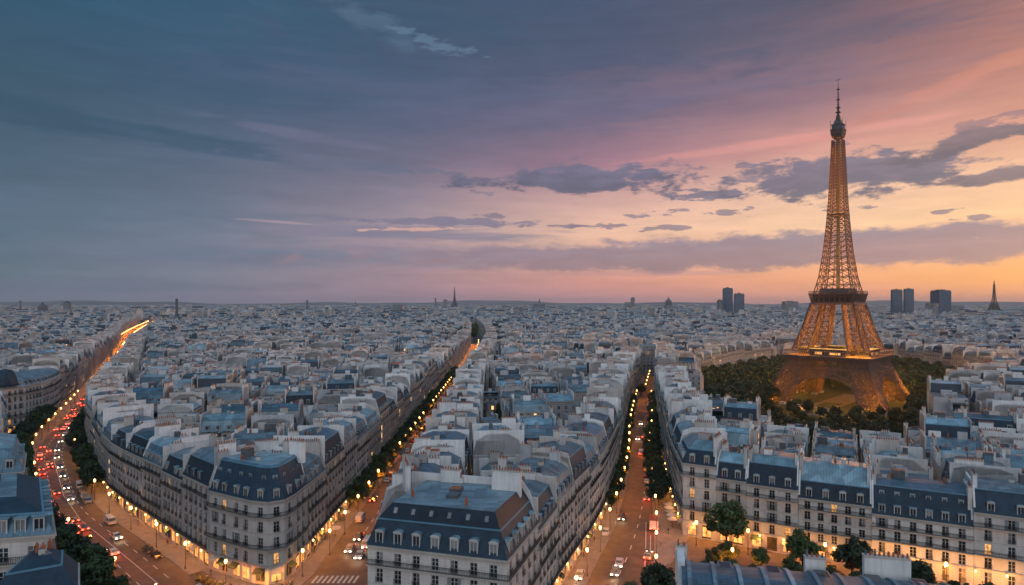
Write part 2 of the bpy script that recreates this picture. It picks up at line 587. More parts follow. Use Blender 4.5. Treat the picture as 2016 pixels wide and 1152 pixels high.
# ---------------------------------------------------------------- polylines
class Path:
    def __init__(s, pts, smooth=True):
        pts = [Vector(p[:2]) for p in pts]
        if smooth:
            for _ in range(2):              # Chaikin, ends kept
                q = [pts[0]]
                for a, b in zip(pts, pts[1:]):
                    q += [a * .75 + b * .25, a * .25 + b * .75]
                pts = q + [pts[-1]]
        s.p = pts
        s.s = [0.0]
        for a, b in zip(pts, pts[1:]):
            s.s.append(s.s[-1] + (b - a).length)
        s.L = s.s[-1]

    def at(s, t, off=0.0):
        t = max(0.0, min(s.L, t))
        i = 0
        while i < len(s.s) - 2 and s.s[i + 1] < t:
            i += 1
        f = (t - s.s[i]) / max(1e-6, s.s[i + 1] - s.s[i])
        p = s.p[i].lerp(s.p[i + 1], f)
        if off:
            n = s.nrm(t)
            p = p + n * off
        return (p.x, p.y)

    def dir(s, t):
        a, b = Vector(s.at(t - 4)), Vector(s.at(t + 4))
        return (b - a).normalized()

    def nrm(s, t):                      # left of the direction of travel
        d = s.dir(t)
        return Vector((-d.y, d.x))


def inset(poly, ds):
    n = len(poly)
    out = []
    for i in range(n):
        a0, a1 = poly[i - 1], poly[i]
        b0, b1 = poly[i], poly[(i + 1) % n]
        d0, d1 = ds[i - 1], ds[i]
        e0 = Vector((a1[0] - a0[0], a1[1] - a0[1])).normalized()
        e1 = Vector((b1[0] - b0[0], b1[1] - b0[1])).normalized()
        n0, n1 = Vector((-e0.y, e0.x)), Vector((-e1.y, e1.x))
        cr = e0.x * e1.y - e0.y * e1.x
        p0 = Vector(a1) + n0 * d0
        p1 = Vector(b0) + n1 * d1
        if abs(cr) < .02:
            q = (p0 + p1) / 2
        else:
            w = p1 - p0
            q = p0 + e0 * ((w.x * e1.y - w.y * e1.x) / cr)
        out.append((q.x, q.y))
    return out


def area(poly):
    return .5 * sum(a[0] * b[1] - b[0] * a[1] for a, b in zip(poly, poly[1:] + poly[:1]))


# ---------------------------------------------------------------- shared pieces of buildings
def mesh_window(w, h, glass, railing=True, lit=False, shut=None):
    b = MB()
    if shut:
        for s in (-1, 1):
            b.box(min(s * w / 2, s * (w / 2 + .5)), max(s * w / 2, s * (w / 2 + .5)), -.27, -.22, 0, h, shut)
    fr = .09
    y0, y1 = -.05, .05
    b.box(-w / 2, -w / 2 + fr, y0, y1, 0, h, FRAME)
    b.box(w / 2 - fr, w / 2, y0, y1, 0, h, FRAME)
    b.box(-w / 2 + fr, w / 2 - fr, y0, y1, h - fr, h, FRAME)
    b.box(-w / 2 + fr, w / 2 - fr, y0, y1, 0, fr, FRAME)
    b.box(-.05, .05, y0 + .01, y1, fr, h - fr, FRAME)
    for k in (.36, .68):
        b.box(-w / 2 + fr, -.05, y0 + .02, y1, h * k - .03, h * k + .03, FRAME)
        b.box(.05, w / 2 - fr, y0 + .02, y1, h * k - .03, h * k + .03, FRAME)
    b.poly([(-w / 2 + fr, .03, fr), (-.05, .03, fr), (-.05, .03, h - fr), (-w / 2 + fr, .03, h - fr)], glass[0])
    b.poly([(.05, .03, fr), (w / 2 - fr, .03, fr), (w / 2 - fr, .03, h - fr), (.05, .03, h - fr)], glass[1])
    if railing:
        b.box(-w / 2 - .05, w / 2 + .05, -.40, -.36, .86, .92, IRON)
        b.box(-w / 2 - .05, w / 2 + .05, -.39, -.36, .08, .12, IRON)
        for i in range(7):
            x = -w / 2 + i * w / 6
            b.box(x - .022, x + .022, -.39, -.36, .12, .86, IRON)
    return b.mesh('window')


WIN = [mesh_window(1.2, 2.2, g) for g in ((GLASS, GLASS), (GLASS, CURT), (CURT, GLASS), (GLASS, VOID), (VOID, VOID), (GLASS, GLASS))]
SHUT = [mat('white_shutter_paint', (.58, .58, .58), .6, var=.1), mat('grey_shutter_paint', (.20, .24, .27), .6, var=.1)]
WIN += [mesh_window(1.2, 2.2, (GLASS, GLASS), shut=SHUT[0]), mesh_window(1.2, 2.2, (VOID, GLASS), shut=SHUT[1]), mesh_window(1.2, 2.2, (GLASS, GLASS), railing=False)]
WIN_LIT = mesh_window(1.2, 2.2, (LIT, LIT))


def mesh_shop(kind, glow):
    b = MB()
    w, h = 2.3, 3.2
    g = LITS if glow else GLASS
    fm = (IRON, TRIM, FRAME)[kind]
    b.box(-w / 2, -w / 2 + .12, -.08, .05, 0, h, fm)
    b.box(w / 2 - .12, w / 2, -.08, .05, 0, h, fm)
    b.box(-w / 2 + .12, w / 2 - .12, -.08, .05, h - .45, h, fm)
    b.box(-w / 2 + .12, w / 2 - .12, -.08, .05, 0, .4, fm)
    b.box(-.05, .05, -.04, .04, .4, h - .45, fm)
    b.poly([(-w / 2 + .12, .03, .4), (w / 2 - .12, .03, .4), (w / 2 - .12, .03, h - .45), (-w / 2 + .12, .03, h - .45)], g)
    if kind == 1:
        am = AWN[random.randrange(3)]
        x0, x1 = -w / 2 - .1, w / 2 + .1
        b.poly([(x0, -1.35, h - .75), (x1, -1.35, h - .75), (x1, -.1, h), (x0, -.1, h)], am)
        b.poly([(x0, -1.35, h - .77), (x0, -.1, h - .02), (x1, -.1, h - .02), (x1, -1.35, h - .77)], am)
        b.poly([(x0, -1.35, h - 1.0), (x1, -1.35, h - 1.0), (x1, -1.35, h - .75), (x0, -1.35, h - .75)], am)
    return b.mesh('shopfront')


SHOP = [mesh_shop(k, g) for k in (0, 1, 2) for g in (True, True, False)]


def mesh_dormer(g, kind):
    b = MB()
    w, h, d = (1.35, 2.0, 1.7) if kind != 2 else (1.15, 1.7, 1.6)
    side = ZINC[1] if kind else FRAME
    b.box(-w / 2, -w / 2 + .16, 0, d, 0, h, side)
    b.box(w / 2 - .16, w / 2, 0, d, 0, h, side)
    b.box(-w / 2 + .16, w / 2 - .16, 0, .2, h - .2, h, FRAME)
    b.box(-w / 2 + .16, w / 2 - .16, 0, .2, 0, .12, FRAME)
    b.box(-w / 2, -w / 2 + .16, -.03, 0, 0, h, FRAME)
    b.box(w / 2 - .16, w / 2, -.03, 0, 0, h, FRAME)
    x0, x1 = -w / 2 + .16, w / 2 - .16
    b.poly([(x0, .12, .12), (x1, .12, .12), (x1, .12, h - .2), (x0, .12, h - .2)], g)
    b.box(-.04, .04, .04, .12, .12, h - .2, FRAME)
    if kind == 0:                       # rounded hood
        n = 6
        pr = [(-(w / 2 + .12) * math.cos(math.pi * i / n), h + .38 * math.sin(math.pi * i / n)) for i in range(n + 1)]
        for (xa, za), (xb, zb) in zip(pr, pr[1:]):
            b.poly([(xa, -.12, za), (xb, -.12, zb), (xb, d + .5, zb), (xa, d + .5, za)], ZINC[0])
        b.poly([(x, -.12, z) for x, z in pr], FRAME)
    else:
        b.box(-w / 2 - .1, w / 2 + .1, -.14, d + .5, h, h + .14, ZINC[0])
    return b.mesh('dormer')


DORM = [[mesh_dormer(g, k) for g in (GLASS, GLASS, CURT)] for k in (0, 1, 2)]
DORM_LIT = [mesh_dormer(LIT, k) for k in (0, 1, 2)]


def mesh_skylight():
    b = MB()
    b.box(-.45, .45, -.65, .65, -.05, .10, ZINC[2])
    b.poly([(-.37, -.57, .105), (.37, -.57, .105), (.37, .57, .105), (-.37, .57, .105)], CURT)
    return b.mesh('skylight')


SKYL = mesh_skylight()


def mesh_vent(k):
    b = MB()
    if k == 0:
        b.lathe([(.09, -.3), (.09, .9), (.16, .95), (.16, 1.1), (0, 1.2)], ZINC[2], 6)
    elif k == 1:                       # television aerial
        b.bar((0, 0, -.3), (0, 0, 2.6), .03, IRON)
        for z, r in ((2.5, .5), (2.2, .42), (1.9, .36)):
            b.bar((-r, 0, z), (r, 0, z), .02, IRON)
        b.bar((0, -.6, 2.35), (0, .6, 2.35), .02, IRON)
    elif k == 2:
        b.box(-.5, .5, -.35, .35, -.3, .75, FRAME, LEAD)
    else:
        b.box(-.22, .22, -.22, .22, -.3, 1.1, TERRA)
        b.lathe([(.1, 1.1), (.08, 1.5)], TERRA, 6)
    return b.mesh('roof_vent')


VENT = [mesh_vent(k) for k in range(4)]


def mesh_chimney(L, pm):
    b = MB()
    H = 5.0
    b.box(-L / 2, L / 2, -.42, .42, 0, H, pm)
    b.box(-L / 2 - .07, L / 2 + .07, -.49, .49, H, H + .16, TRIM)
    n = max(2, int(L / .55))
    for i in range(n):
        x = -L / 2 + (i + .5) * L / n
        hh = random.choice((.45, .6, .6, .85))
        b.lathe([(.15, H + .16), (.12, H + .16 + hh), (.06, H + .16 + hh)], TERRA if random.random() < .85 else ZINC[2], 6, (x, 0))
    return b.mesh('chimney')


CHIM = {L: [mesh_chimney(L, p) for p in PLASTER] for L in (1.6, 2.6, 4.0, 5.6)}

OCC = []               # occupied footprints, (poly, cx, cy, r)


def occupy(poly):
    cx = sum(p[0] for p in poly) / len(poly)
    cy = sum(p[1] for p in poly) / len(poly)
    r = max(math.hypot(p[0] - cx, p[1] - cy) for p in poly)
    OCC.append((poly, cx, cy, r))


def sat(a, b, tol=.2):
    for P, Q in ((a, b), (b, a)):
        for i in range(len(P)):
            x0, y0 = P[i]
            x1, y1 = P[(i + 1) % len(P)]
            nx, ny = y1 - y0, x0 - x1
            pa = [nx * x + ny * y for x, y in P]
            pb = [nx * x + ny * y for x, y in Q]
            if min(pb) > max(pa) - tol * math.hypot(nx, ny) or max(pb) < min(pa) + tol * math.hypot(nx, ny):
                return False
    return True


GRID = {}


def occ_index():
    GRID.clear()
    for k, (p, cx, cy, r) in enumerate(OCC):
        for gx in range(int((cx - r) // 60), int((cx + r) // 60) + 1):
            for gy in range(int((cy - r) // 60), int((cy + r) // 60) + 1):
                GRID.setdefault((gx, gy), []).append(k)


def is_free(poly, tol=.2):
    cx = sum(p[0] for p in poly) / len(poly)
    cy = sum(p[1] for p in poly) / len(poly)
    r = max(math.hypot(p[0] - cx, p[1] - cy) for p in poly)
    seen = set()
    for gx in range(int((cx - r) // 60), int((cx + r) // 60) + 1):
        for gy in range(int((cy - r) // 60), int((cy + r) // 60) + 1):
            for k in GRID.get((gx, gy), ()):
                if k in seen:
                    continue
                seen.add(k)
                p, ox, oy, orr = OCC[k]
                if math.hypot(cx - ox, cy - oy) < r + orr and sat(poly, p, tol):
                    return False
    return True


def frontage(mb, a, b, rows, nb, mt, marg=.9, top=None, blank=()):
    """street wall from a to b with one recessed opening per bay and row; returns the openings"""
    L = math.hypot(b[0] - a[0], b[1] - a[1])
    e = ((b[0] - a[0]) / L, (b[1] - a[1]) / L)
    inn = (-e[1], e[0])
    P = lambda u, z, d=0.0: (a[0] + e[0] * u + inn[0] * d, a[1] + e[1] * u + inn[1] * d, z)
    bw = (L - 2 * marg) / nb
    res = []
    D = .28
    for r, (z0, z1, sl, hd, w) in enumerate(rows):
        w = min(w, bw * .8)
        xs = [0.0]
        for k in range(nb):
            if (r, k) in blank:
                continue
            c = marg + bw * (k + .5)
            u0, u1 = c - w / 2, c + w / 2
            mb.poly([P(xs[-1], z0), P(u0, z0), P(u0, z1), P(xs[-1], z1)], mt)
            if sl > z0:
                mb.poly([P(u0, z0), P(u1, z0), P(u1, sl), P(u0, sl)], mt)
            mb.poly([P(u0, hd), P(u1, hd), P(u1, z1), P(u0, z1)], mt)
            mb.poly([P(u0, sl), P(u0, sl, D), P(u0, hd, D), P(u0, hd)], mt)
            mb.poly([P(u1, sl, D), P(u1, sl), P(u1, hd), P(u1, hd, D)], mt)
            mb.poly([P(u0, hd, D), P(u1, hd, D), P(u1, hd), P(u0, hd)], mt)
            mb.poly([P(u0, sl), P(u1, sl), P(u1, sl, D), P(u0, sl, D)], mt)
            mb.poly([P(u0, sl, D), P(u1, sl, D), P(u1, hd, D), P(u0, hd, D)], VOID)
            xs.append(u1)
            res.append((r, k, P(c, sl, .2), math.atan2(e[1], e[0]), w, hd - sl))
        mb.poly([P(xs[-1], z0), P(L, z0), P(L, z1), P(xs[-1], z1)], mt)
    return res


def band(mb, poly, kinds, z0, z1, out, mt, inner=.05, kk='s'):
    """moulding that runs along the street edges, mitred at the corners"""
    n = len(poly)
    o = inset(poly, [-out if kinds[i] in kk else 0 for i in range(n)])
    q = inset(poly, [inner if kinds[i] in kk else 0 for i in range(n)])
    for i in range(n):
        if kinds[i] not in kk:
            continue
        j = (i + 1) % n
        a, b, c, d = o[i], o[j], q[j], q[i]
        mb.poly([(a[0], a[1], z0), (b[0], b[1], z0), (b[0], b[1], z1), (a[0], a[1], z1)], mt)
        mb.poly([(a[0], a[1], z1), (b[0], b[1], z1), (c[0], c[1], z1), (d[0], d[1], z1)], mt)
        mb.poly([(d[0], d[1], z0), (c[0], c[1], z0), (b[0], b[1], z0), (a[0], a[1], z0)], mt)
        for (s0, s1, other) in ((a, d, kinds[i - 1]), (c, b, kinds[j])):
            if other not in kk:
                mb.poly([(s0[0], s0[1], z0), (s0[0], s0[1], z1), (s1[0], s1[1], z1), (s1[0], s1[1], z0)], mt)


def balcony(poly, kinds, z, out, spc, parent, edges=None):
    mb = MB()
    n = len(poly)
    band(mb, poly, kinds, z - .2, z, out, TRIM, inner=.02)
    o = inset(poly, [-(out - .08) if kinds[i] == 's' else 0 for i in range(n)])
    for i in range(n):
        if kinds[i] != 's':
            continue
        a, b = o[i], o[(i + 1) % n]
        L = math.hypot(b[0] - a[0], b[1] - a[1])
        e = ((b[0] - a[0]) / L, (b[1] - a[1]) / L)
        mb.obox(a, e, 0, L, -.035, .035, z + .93, z + 1.0, IRON)
        mb.obox(a, e, 0, L, -.03, .03, z + .1, z + .15, IRON)
        mb.obox(a, e, 0, L, -.02, .02, z + .72, z + .75, IRON)
        k = int(L / spc)
        r = .026 if spc < .3 else .04
        for j in range(k + 1):
            u = j * L / max(1, k)
            mb.obox(a, e, u - r, u + r, -.02, .02, z, z + .93, IRON)
    return mb.build('balcony', parent)


def roof_levels(poly, kinds, eave, mh, mi, th, ti, ci=1.0, cti=None):
    cti = ti if cti is None else cti
    ov = {'s': -.25, 'c': -.15, 'p': 0.0}
    l0 = inset(poly, [ov[k] for k in kinds])
    l1 = inset(poly, [{'s': mi, 'c': ci, 'p': 0}[k] for k in kinds])
    l2 = inset(poly, [{'s': mi + ti, 'c': ci + cti, 'p': 0}[k] for k in kinds])
    return [(l0, eave + .25), (l1, eave + .25 + mh), (l2, eave + .25 + mh + th)]


def party(mb, poly, i, lv, eave, pm, up=.45, tk=.34, base=None, square=False, sqi=False, sqj=False):
    j = (i + 1) % len(poly)
    a, b = poly[i], poly[j]
    L = math.hypot(b[0] - a[0], b[1] - a[1])
    if L < 1:
        return
    e = ((b[0] - a[0]) / L, (b[1] - a[1]) / L)
    T = lambda q: min(L, max(0.0, (q[0] - a[0]) * e[0] + (q[1] - a[1]) * e[1]))
    z1, z2 = lv[1][1], lv[2][1]
    t1, t2, u2, u1 = T(lv[1][0][i]), T(lv[2][0][i]), T(lv[2][0][j]), T(lv[1][0][j])
    if t2 > u2:
        t2 = u2 = (t2 + u2) / 2
    base = eave - .6 if base is None else base
    pr = [(0.0, base), (L, base)]
    if sqj:
        pr.append((L, z2 + up))
    else:
        pr.append((L, eave + .9))
        if L - u1 > .2:
            pr.append((u1, z1 + up + .15))
        pr.append((u2, z2 + up))
    if sqi:
        pr.append((0.0, z2 + up))
    else:
        if u2 - t2 > .2 or sqj:
            pr.append((t2, z2 + up))
        if t1 > .2:
            pr.append((t1, z1 + up + .15))
        pr.append((0.0, eave + .9))
    if square:
        pr = [(0.0, base), (L, base), (L, z2 + up), (0.0, z2 + up)]
    inn = (-e[1], e[0])
    f = [(a[0] + e[0] * u, a[1] + e[1] * u, z) for u, z in pr]
    g = [(x + inn[0] * tk, y + inn[1] * tk, z) for x, y, z in f]
    mb.poly(f, pm)
    mb.poly(g[::-1], pm)
    for k in range(len(f)):
        m = (k + 1) % len(f)
        mb.poly([f[m], f[k], g[k], g[m]], pm)


def add_roof(mb, lv, kinds, low, up, top=None, pm=None):
    n = len(kinds)
    (l0, z0), (l1, z1), (l2, z2) = lv
    for i in range(n):
        j = (i + 1) % n
        for (p, za, q, zb, m) in ((l0, z0, l1, z1, low), (l1, z1, l2, z2, up)):
            mm = pm if (kinds[i] == 'p' and pm) else m
            mb.poly([(p[i][0], p[i][1], za), (p[j][0], p[j][1], za), (q[j][0], q[j][1], zb), (q[i][0], q[i][1], zb)], mm)
    mb.poly([(p[0], p[1], z2) for p in l2], top or up)


NBUILD = 0
ALL_ROOT = []


def building(poly, kinds, eave, label, group=None, detail=1, seed=None, low=None, up=None, mh=4.6, mi=1.5, th=1.1, ti=3.4,
             ci=.8, cti=None, stone=None, pl=None, shops=False, balc=(1, -1), rows_n=None, dk=None, dstep=2.9, chim=True,
             lit=.04, name='city_house', g0=4.2, cat='house', two=False, bays=2.55, dscale=1.0, flat=False, dprob=.95, chim_h=(0.8, 3.0), topm=None, square=False):
    global NBUILD
    rnd = random.Random(seed if seed is not None else NBUILD * 7 + 3)
    NBUILD += 1
    cx = sum(p[0] for p in poly) / len(poly)
    cy = sum(p[1] for p in poly) / len(poly)
    occupy(poly)
    poly = [(p[0] - cx, p[1] - cy) for p in poly]
    n = len(poly)
    poly = inset(poly, [.03 if k == 'p' else 0 for k in kinds])
    root = thing(name, label, cat, (cx, cy, 0), 0, group)
    ALL_ROOT.append(root)
    stone = stone or rnd.choice(STONE)
    pl = pl or rnd.choice(PLASTER)
    low = low or rnd.choice(SLATE + [ZINC[1]])
    up = up or rnd.choice(ZINC)
    dk = rnd.choice((0, 1, 1, 2)) if dk is None else dk
    # ---- walls
    wb = MB()
    nf = rows_n or max(2, round((eave - g0) / 3.15))
    fh = (eave - g0) / nf
    rows = [(0.0, g0, .25, g0 - .55, 2.35 if shops else 1.3)]
    for k in range(nf):
        z = g0 + k * fh
        h = min(2.4, fh - .62) if k < nf - 1 else min(2.1, fh - .7)
        rows.append((z, z + fh, z + .2, z + .2 + h, 1.32))
    opens = []
    pat = rnd.choice(WPAT)
    for i in range(n):
        a, b = poly[i], poly[(i + 1) % n]
        L = math.hypot(b[0] - a[0], b[1] - a[1])
        if kinds[i] == 's' and detail >= 2:
            nb = max(1, int((L - 1.0) / bays))
            opens += [(i,) + o for o in frontage(wb, a, b, rows, nb, stone, marg=.5 if L > 5 else .25)]
        else:
            m = {'s': pat, 'c': pat, 'p': pl}[kinds[i]]
            if flat:
                m = pl if kinds[i] == 'p' else pat
            wb.poly([(a[0], a[1], 0), (b[0], b[1], 0), (b[0], b[1], eave), (a[0], a[1], eave)], m)
    if detail >= 2:
        band(wb, poly, kinds, g0 - .1, g0 + .15, .18, TRIM)
        for k in range(1, nf):
            band(wb, poly, kinds, g0 + k * fh - .06, g0 + k * fh + .06, .07, TRIM)
    wb.build('wall', root)
    if detail >= 1 and 's' in kinds and not flat:
        cb = MB()
        band(cb, poly, kinds, eave - .35, eave + .0, .32, TRIM)
        band(cb, poly, kinds, eave + .0, eave + .22, .48, TRIM)
        cb.build('cornice', root)
    # ---- openings
    if detail >= 2:
        for (i, r, k, loc, ang, w, h) in opens:
            if r == 0:
                if shops:
                    me = rnd.choice(SHOP)
                    link('shopfront', me, root, loc, ang, (w / 2.3, 1, h / 3.2))
                else:
                    link('window', rnd.choice(WIN[:2]), root, loc, ang, (w / 1.2, 1, h / 2.2))
            else:
                me = WIN_LIT if rnd.random() < (lit * (3 if r == 1 and shops else 1)) else rnd.choice(WIN)
                link('window', me, root, loc, ang, (w / 1.2, 1, h / 2.2))
    if detail >= 1 and not flat:
        bl = sorted({(x if x >= 0 else nf + x) for x in balc})
        for k in bl:
            balcony(poly, kinds, g0 + k * fh + .16, .75, .26 if detail >= 2 else .6, root)
    # ---- roof
    if flat:
        rb = MB()
        q = inset(poly, [.3] * n)
        for i in range(n):
            j = (i + 1) % n
            a, b, c, d = poly[i], poly[j], q[j], q[i]
            rb.poly([(a[0], a[1], eave), (b[0], b[1], eave), (b[0], b[1], eave + .7), (a[0], a[1], eave + .7)], pl)
            rb.poly([(a[0], a[1], eave + .7), (b[0], b[1], eave + .7), (c[0], c[1], eave + .7), (d[0], d[1], eave + .7)], pl)
            rb.poly([(c[0], c[1], eave + .1), (d[0], d[1], eave + .1), (d[0], d[1], eave + .7), (c[0], c[1], eave + .7)], pl)
        rb.poly([(p[0], p[1], eave + .1) for p in q], rnd.choice((LEAD, ZINC[0], ZINC[2])))
        roof = rb.build('roof', root)
        hb = MB()
        a, b = poly[0], poly[1]
        L = math.hypot(b[0] - a[0], b[1] - a[1])
        e = ((b[0] - a[0]) / L, (b[1] - a[1]) / L)
        for _ in range(rnd.choice((1, 2, 2, 3))):
            hb = MB()
            u, v = rnd.uniform(.15, .6) * L, rnd.uniform(1.5, 6)
            hb.obox(a, e, u, u + rnd.uniform(2, 5), v, v + rnd.uniform(1.6, 3.5), eave + .1, eave + rnd.uniform(1.6, 3.2), rnd.choice(PLASTER), rnd.choice(ZINC))
            hb.build('roof_hut', roof)
        top = eave + .7
        lv = [(poly, eave), (poly, eave), (poly, eave)]
    else:
        lv = roof_levels(poly, kinds, eave, mh, mi, th, ti, ci, cti)
        rb = MB()
        add_roof(rb, lv, kinds, low, up, topm, pl)
        if detail >= 1 and mh > 2.5:
            kk = 'sc'
            band(rb, lv[1][0], kinds, lv[1][1] - .16, lv[1][1] + .06, .16, ZLIP, inner=.1, kk=kk)
        roof = rb.build('roof', root)
        top = lv[2][1]
        # dormers on the steep slope
        if mh > 2.5 and detail >= 1:
            for i in range(n):
                if kinds[i] == 'p' or (kinds[i] == 'c' and rnd.random() < .6):
                    continue
                a, b = poly[i], poly[(i + 1) % n]
                L = math.hypot(b[0] - a[0], b[1] - a[1])
                e = ((b[0] - a[0]) / L, (b[1] - a[1]) / L)
                inn = (-e[1], e[0])
                mii = mi if kinds[i] == 's' else ci
                k = max(1, int((L - 1.6) / dstep))
                if L < 3:
                    continue
                dkk = dk
                wide = (L - 1.0) / k
                for lvl in ((0, 1) if two else (0,)):
                    for q in range(k):
                        if rnd.random() > dprob:
                            continue
                        u = .5 + wide * (q + .5)
                        z = eave + .55 + lvl * 3.4
                        d = mii * (z - eave - .25) / mh - .12
                        if lvl == 1:
                            d += .3
                        me = DORM_LIT[dkk] if rnd.random() < lit * .6 else rnd.choice(DORM[dkk if lvl == 0 else 2])
                        if lvl == 0 or dk != 2:
                            ds = dscale * (.85 if lvl else 1)
                        else:
                            ds = .8
                        link('dormer', me, roof, (a[0] + e[0] * u + inn[0] * d, a[1] + e[1] * u + inn[1] * d, z), math.atan2(e[1], e[0]), (ds, ds, ds))
        if detail >= 1:
            hb = MB()
            a, b = lv[2][0][0], lv[2][0][1]
            a3 = lv[2][0][-1]
            L = math.hypot(b[0] - a[0], b[1] - a[1])
            W_ = math.hypot(a3[0] - a[0], a3[1] - a[1])
            if L > 4 and W_ > 2:
                e = ((b[0] - a[0]) / L, (b[1] - a[1]) / L)
                for _ in range(rnd.choice((1, 2, 2))):
                    hb = MB()
                    u, v = rnd.uniform(.05, .75) * L, rnd.uniform(0, .6) * W_
                    w = rnd.uniform(.8, 3.2)
                    hb.obox(a, e, u, min(L, u + w), v, v + rnd.uniform(.7, 2.2), lv[2][1] - .4, lv[2][1] + rnd.uniform(.5, 2.4), rnd.choice(PLASTER + [ZINC[1], LEAD]), rnd.choice(ZINC + [TERRA]))
                    hb.build('roof_hut', roof)
        # skylights and hatches on the shallow top
        if detail >= 1:
            q = lv[2][0]
            for _ in range(rnd.choice((0, 1, 2, 3))):
                t, s_ = rnd.uniform(.2, .8), rnd.uniform(.3, .7)
                x = (q[0][0] * (1 - t) + q[1][0] * t) * (1 - s_) + (q[-1][0] * (1 - t) + q[2 % n][0] * t) * s_
                y = (q[0][1] * (1 - t) + q[1][1] * t) * (1 - s_) + (q[-1][1] * (1 - t) + q[2 % n][1] * t) * s_
                link('skylight', SKYL, roof, (x, y, lv[2][1] + .05), rnd.uniform(0, 3))
            if math.hypot(cx, cy) < 330:
                for _ in range(rnd.choice((2, 3, 4, 5))):
                    t, s_ = rnd.uniform(.08, .92), rnd.uniform(.05, .95)
                    x = (q[0][0] * (1 - t) + q[1][0] * t) * (1 - s_) + (q[-1][0] * (1 - t) + q[2 % n][0] * t) * s_
                    y = (q[0][1] * (1 - t) + q[1][1] * t) * (1 - s_) + (q[-1][1] * (1 - t) + q[2 % n][1] * t) * s_
                    link('roof_vent', rnd.choice(VENT), roof, (x, y, lv[2][1]), rnd.uniform(0, 3))
    # ---- party walls and chimneys
    if 'p' in kinds:
        for i in range(n):
            if kinds[i] == 'p' and not flat:
                pb = MB()
                party(pb, poly, i, lv, eave, pl, up=rnd.choice((.4, .5, .9, 1.4)), square=square, sqi=kinds[i - 1] == 'c', sqj=kinds[(i + 1) % n] == 'c')
                if pb.f:
                    pb.build('party_wall', root)
    if chim:
        for i in range(n):
            if kinds[i] != 'p':
                continue
            a, b = poly[i], poly[(i + 1) % n]
            L = math.hypot(b[0] - a[0], b[1] - a[1])
            if L < 6:
                continue
            e = ((b[0] - a[0]) / L, (b[1] - a[1]) / L)
            inn = (-e[1], e[0])
            used = []
            for _ in range(rnd.choice((1, 1, 2, 2, 3))):
                cl = rnd.choice((1.6, 2.6, 2.6, 4.0, 5.6)) if L > 9 else rnd.choice((1.6, 2.6))
                u = rnd.uniform(cl / 2 + .8, L - cl / 2 - .8)
                if any(abs(u - x) < (cl + y) / 2 + .3 for x, y in used):
                    continue
                used.append((u, cl))
                hh = top + rnd.uniform(*chim_h)
                link('chimney', rnd.choice(CHIM[cl]), root, (a[0] + e[0] * u + inn[0] * .45, a[1] + e[1] * u + inn[1] * .45, hh - 5.0), math.atan2(e[1], e[0]))
    return root


# ---------------------------------------------------------------- the far city, one mass of roofs
FARB = MB()


def far_building(poly, kinds, eave, kind, rnd, simple=False):
    pat = rnd.choice(WPAT)
    n = len(poly)
    pl = FAR['pl']
    for i in range(n):
        a, b = poly[i], poly[(i + 1) % n]
        FARB.poly([(a[0], a[1], 0), (b[0], b[1], 0), (b[0], b[1], eave), (a[0], a[1], eave)], pl if kinds[i] == 'p' else pat)
    up = FAR[rnd.choice(('zl', 'zl', 'zb', 'zl', 'pl', 'tc') if rnd.random() < .2 else ('zl', 'zl', 'zb', 'zb', 'sl'))]
    low = FAR[rnd.choice(('sl', 'sl', 'zb', 'zl'))]
    if kind == 2:
        FARB.poly([(p[0], p[1], eave) for p in poly], up)
        top = eave
    else:
        mh, mi, th, ti = (rnd.uniform(3, 5), 1.3, 1.0, 3.2) if kind == 0 else (.4, .3, rnd.uniform(1.5, 3), 4.6)
        lv = roof_levels(poly, kinds, eave, mh, mi, th, ti)
        add_roof(FARB, lv, kinds, low if kind == 0 else up, up, None, pl)
        top = lv[2][1]
        sq = rnd.random() < .93
        if not simple:
            for i in range(n):
                if kinds[i] == 'p':
                    party(FARB, poly, i, lv, eave, pl, square=sq)
    if rnd.random() < (.75 if not simple else .35):
        a, b = poly[0], poly[1]
        L = math.hypot(b[0] - a[0], b[1] - a[1])
        e = ((b[0] - a[0]) / L, (b[1] - a[1]) / L)
        for _ in range(1 if simple else 2):
            u, v = rnd.uniform(.15, .6) * L, rnd.uniform(.2, .55) * L
            FARB.obox(a, e, u, u + rnd.uniform(.12, .3) * L, v, v + rnd.uniform(.1, .2) * L, eave, top + rnd.uniform(.3, 2.6), pl, up)
    if simple and rnd.random() < .4:
        return
    for _ in range(rnd.choice((1, 1, 2, 3)) if not simple else 1):
        i = rnd.randrange(n)
        for i in [k for k in range(n) if kinds[k] == 'p'] or [rnd.randrange(n)]:
            a, b = poly[i], poly[(i + 1) % n]
            L = math.hypot(b[0] - a[0], b[1] - a[1])
            if L < 5:
                continue
            e = ((b[0] - a[0]) / L, (b[1] - a[1]) / L)
            u = rnd.uniform(.1, .5) * L
            w = rnd.uniform(2, 5)
            z = top + rnd.uniform(.5, 2.2)
            FARB.obox(a, e, u, min(L, u + w), .05, .85, eave - .5, z, pl)
            if rnd.random() < .5:
                FARB.obox(a, e, u + .2, min(L, u + w) - .2, .3, .6, z + .003, z + .5, FAR['tc'])


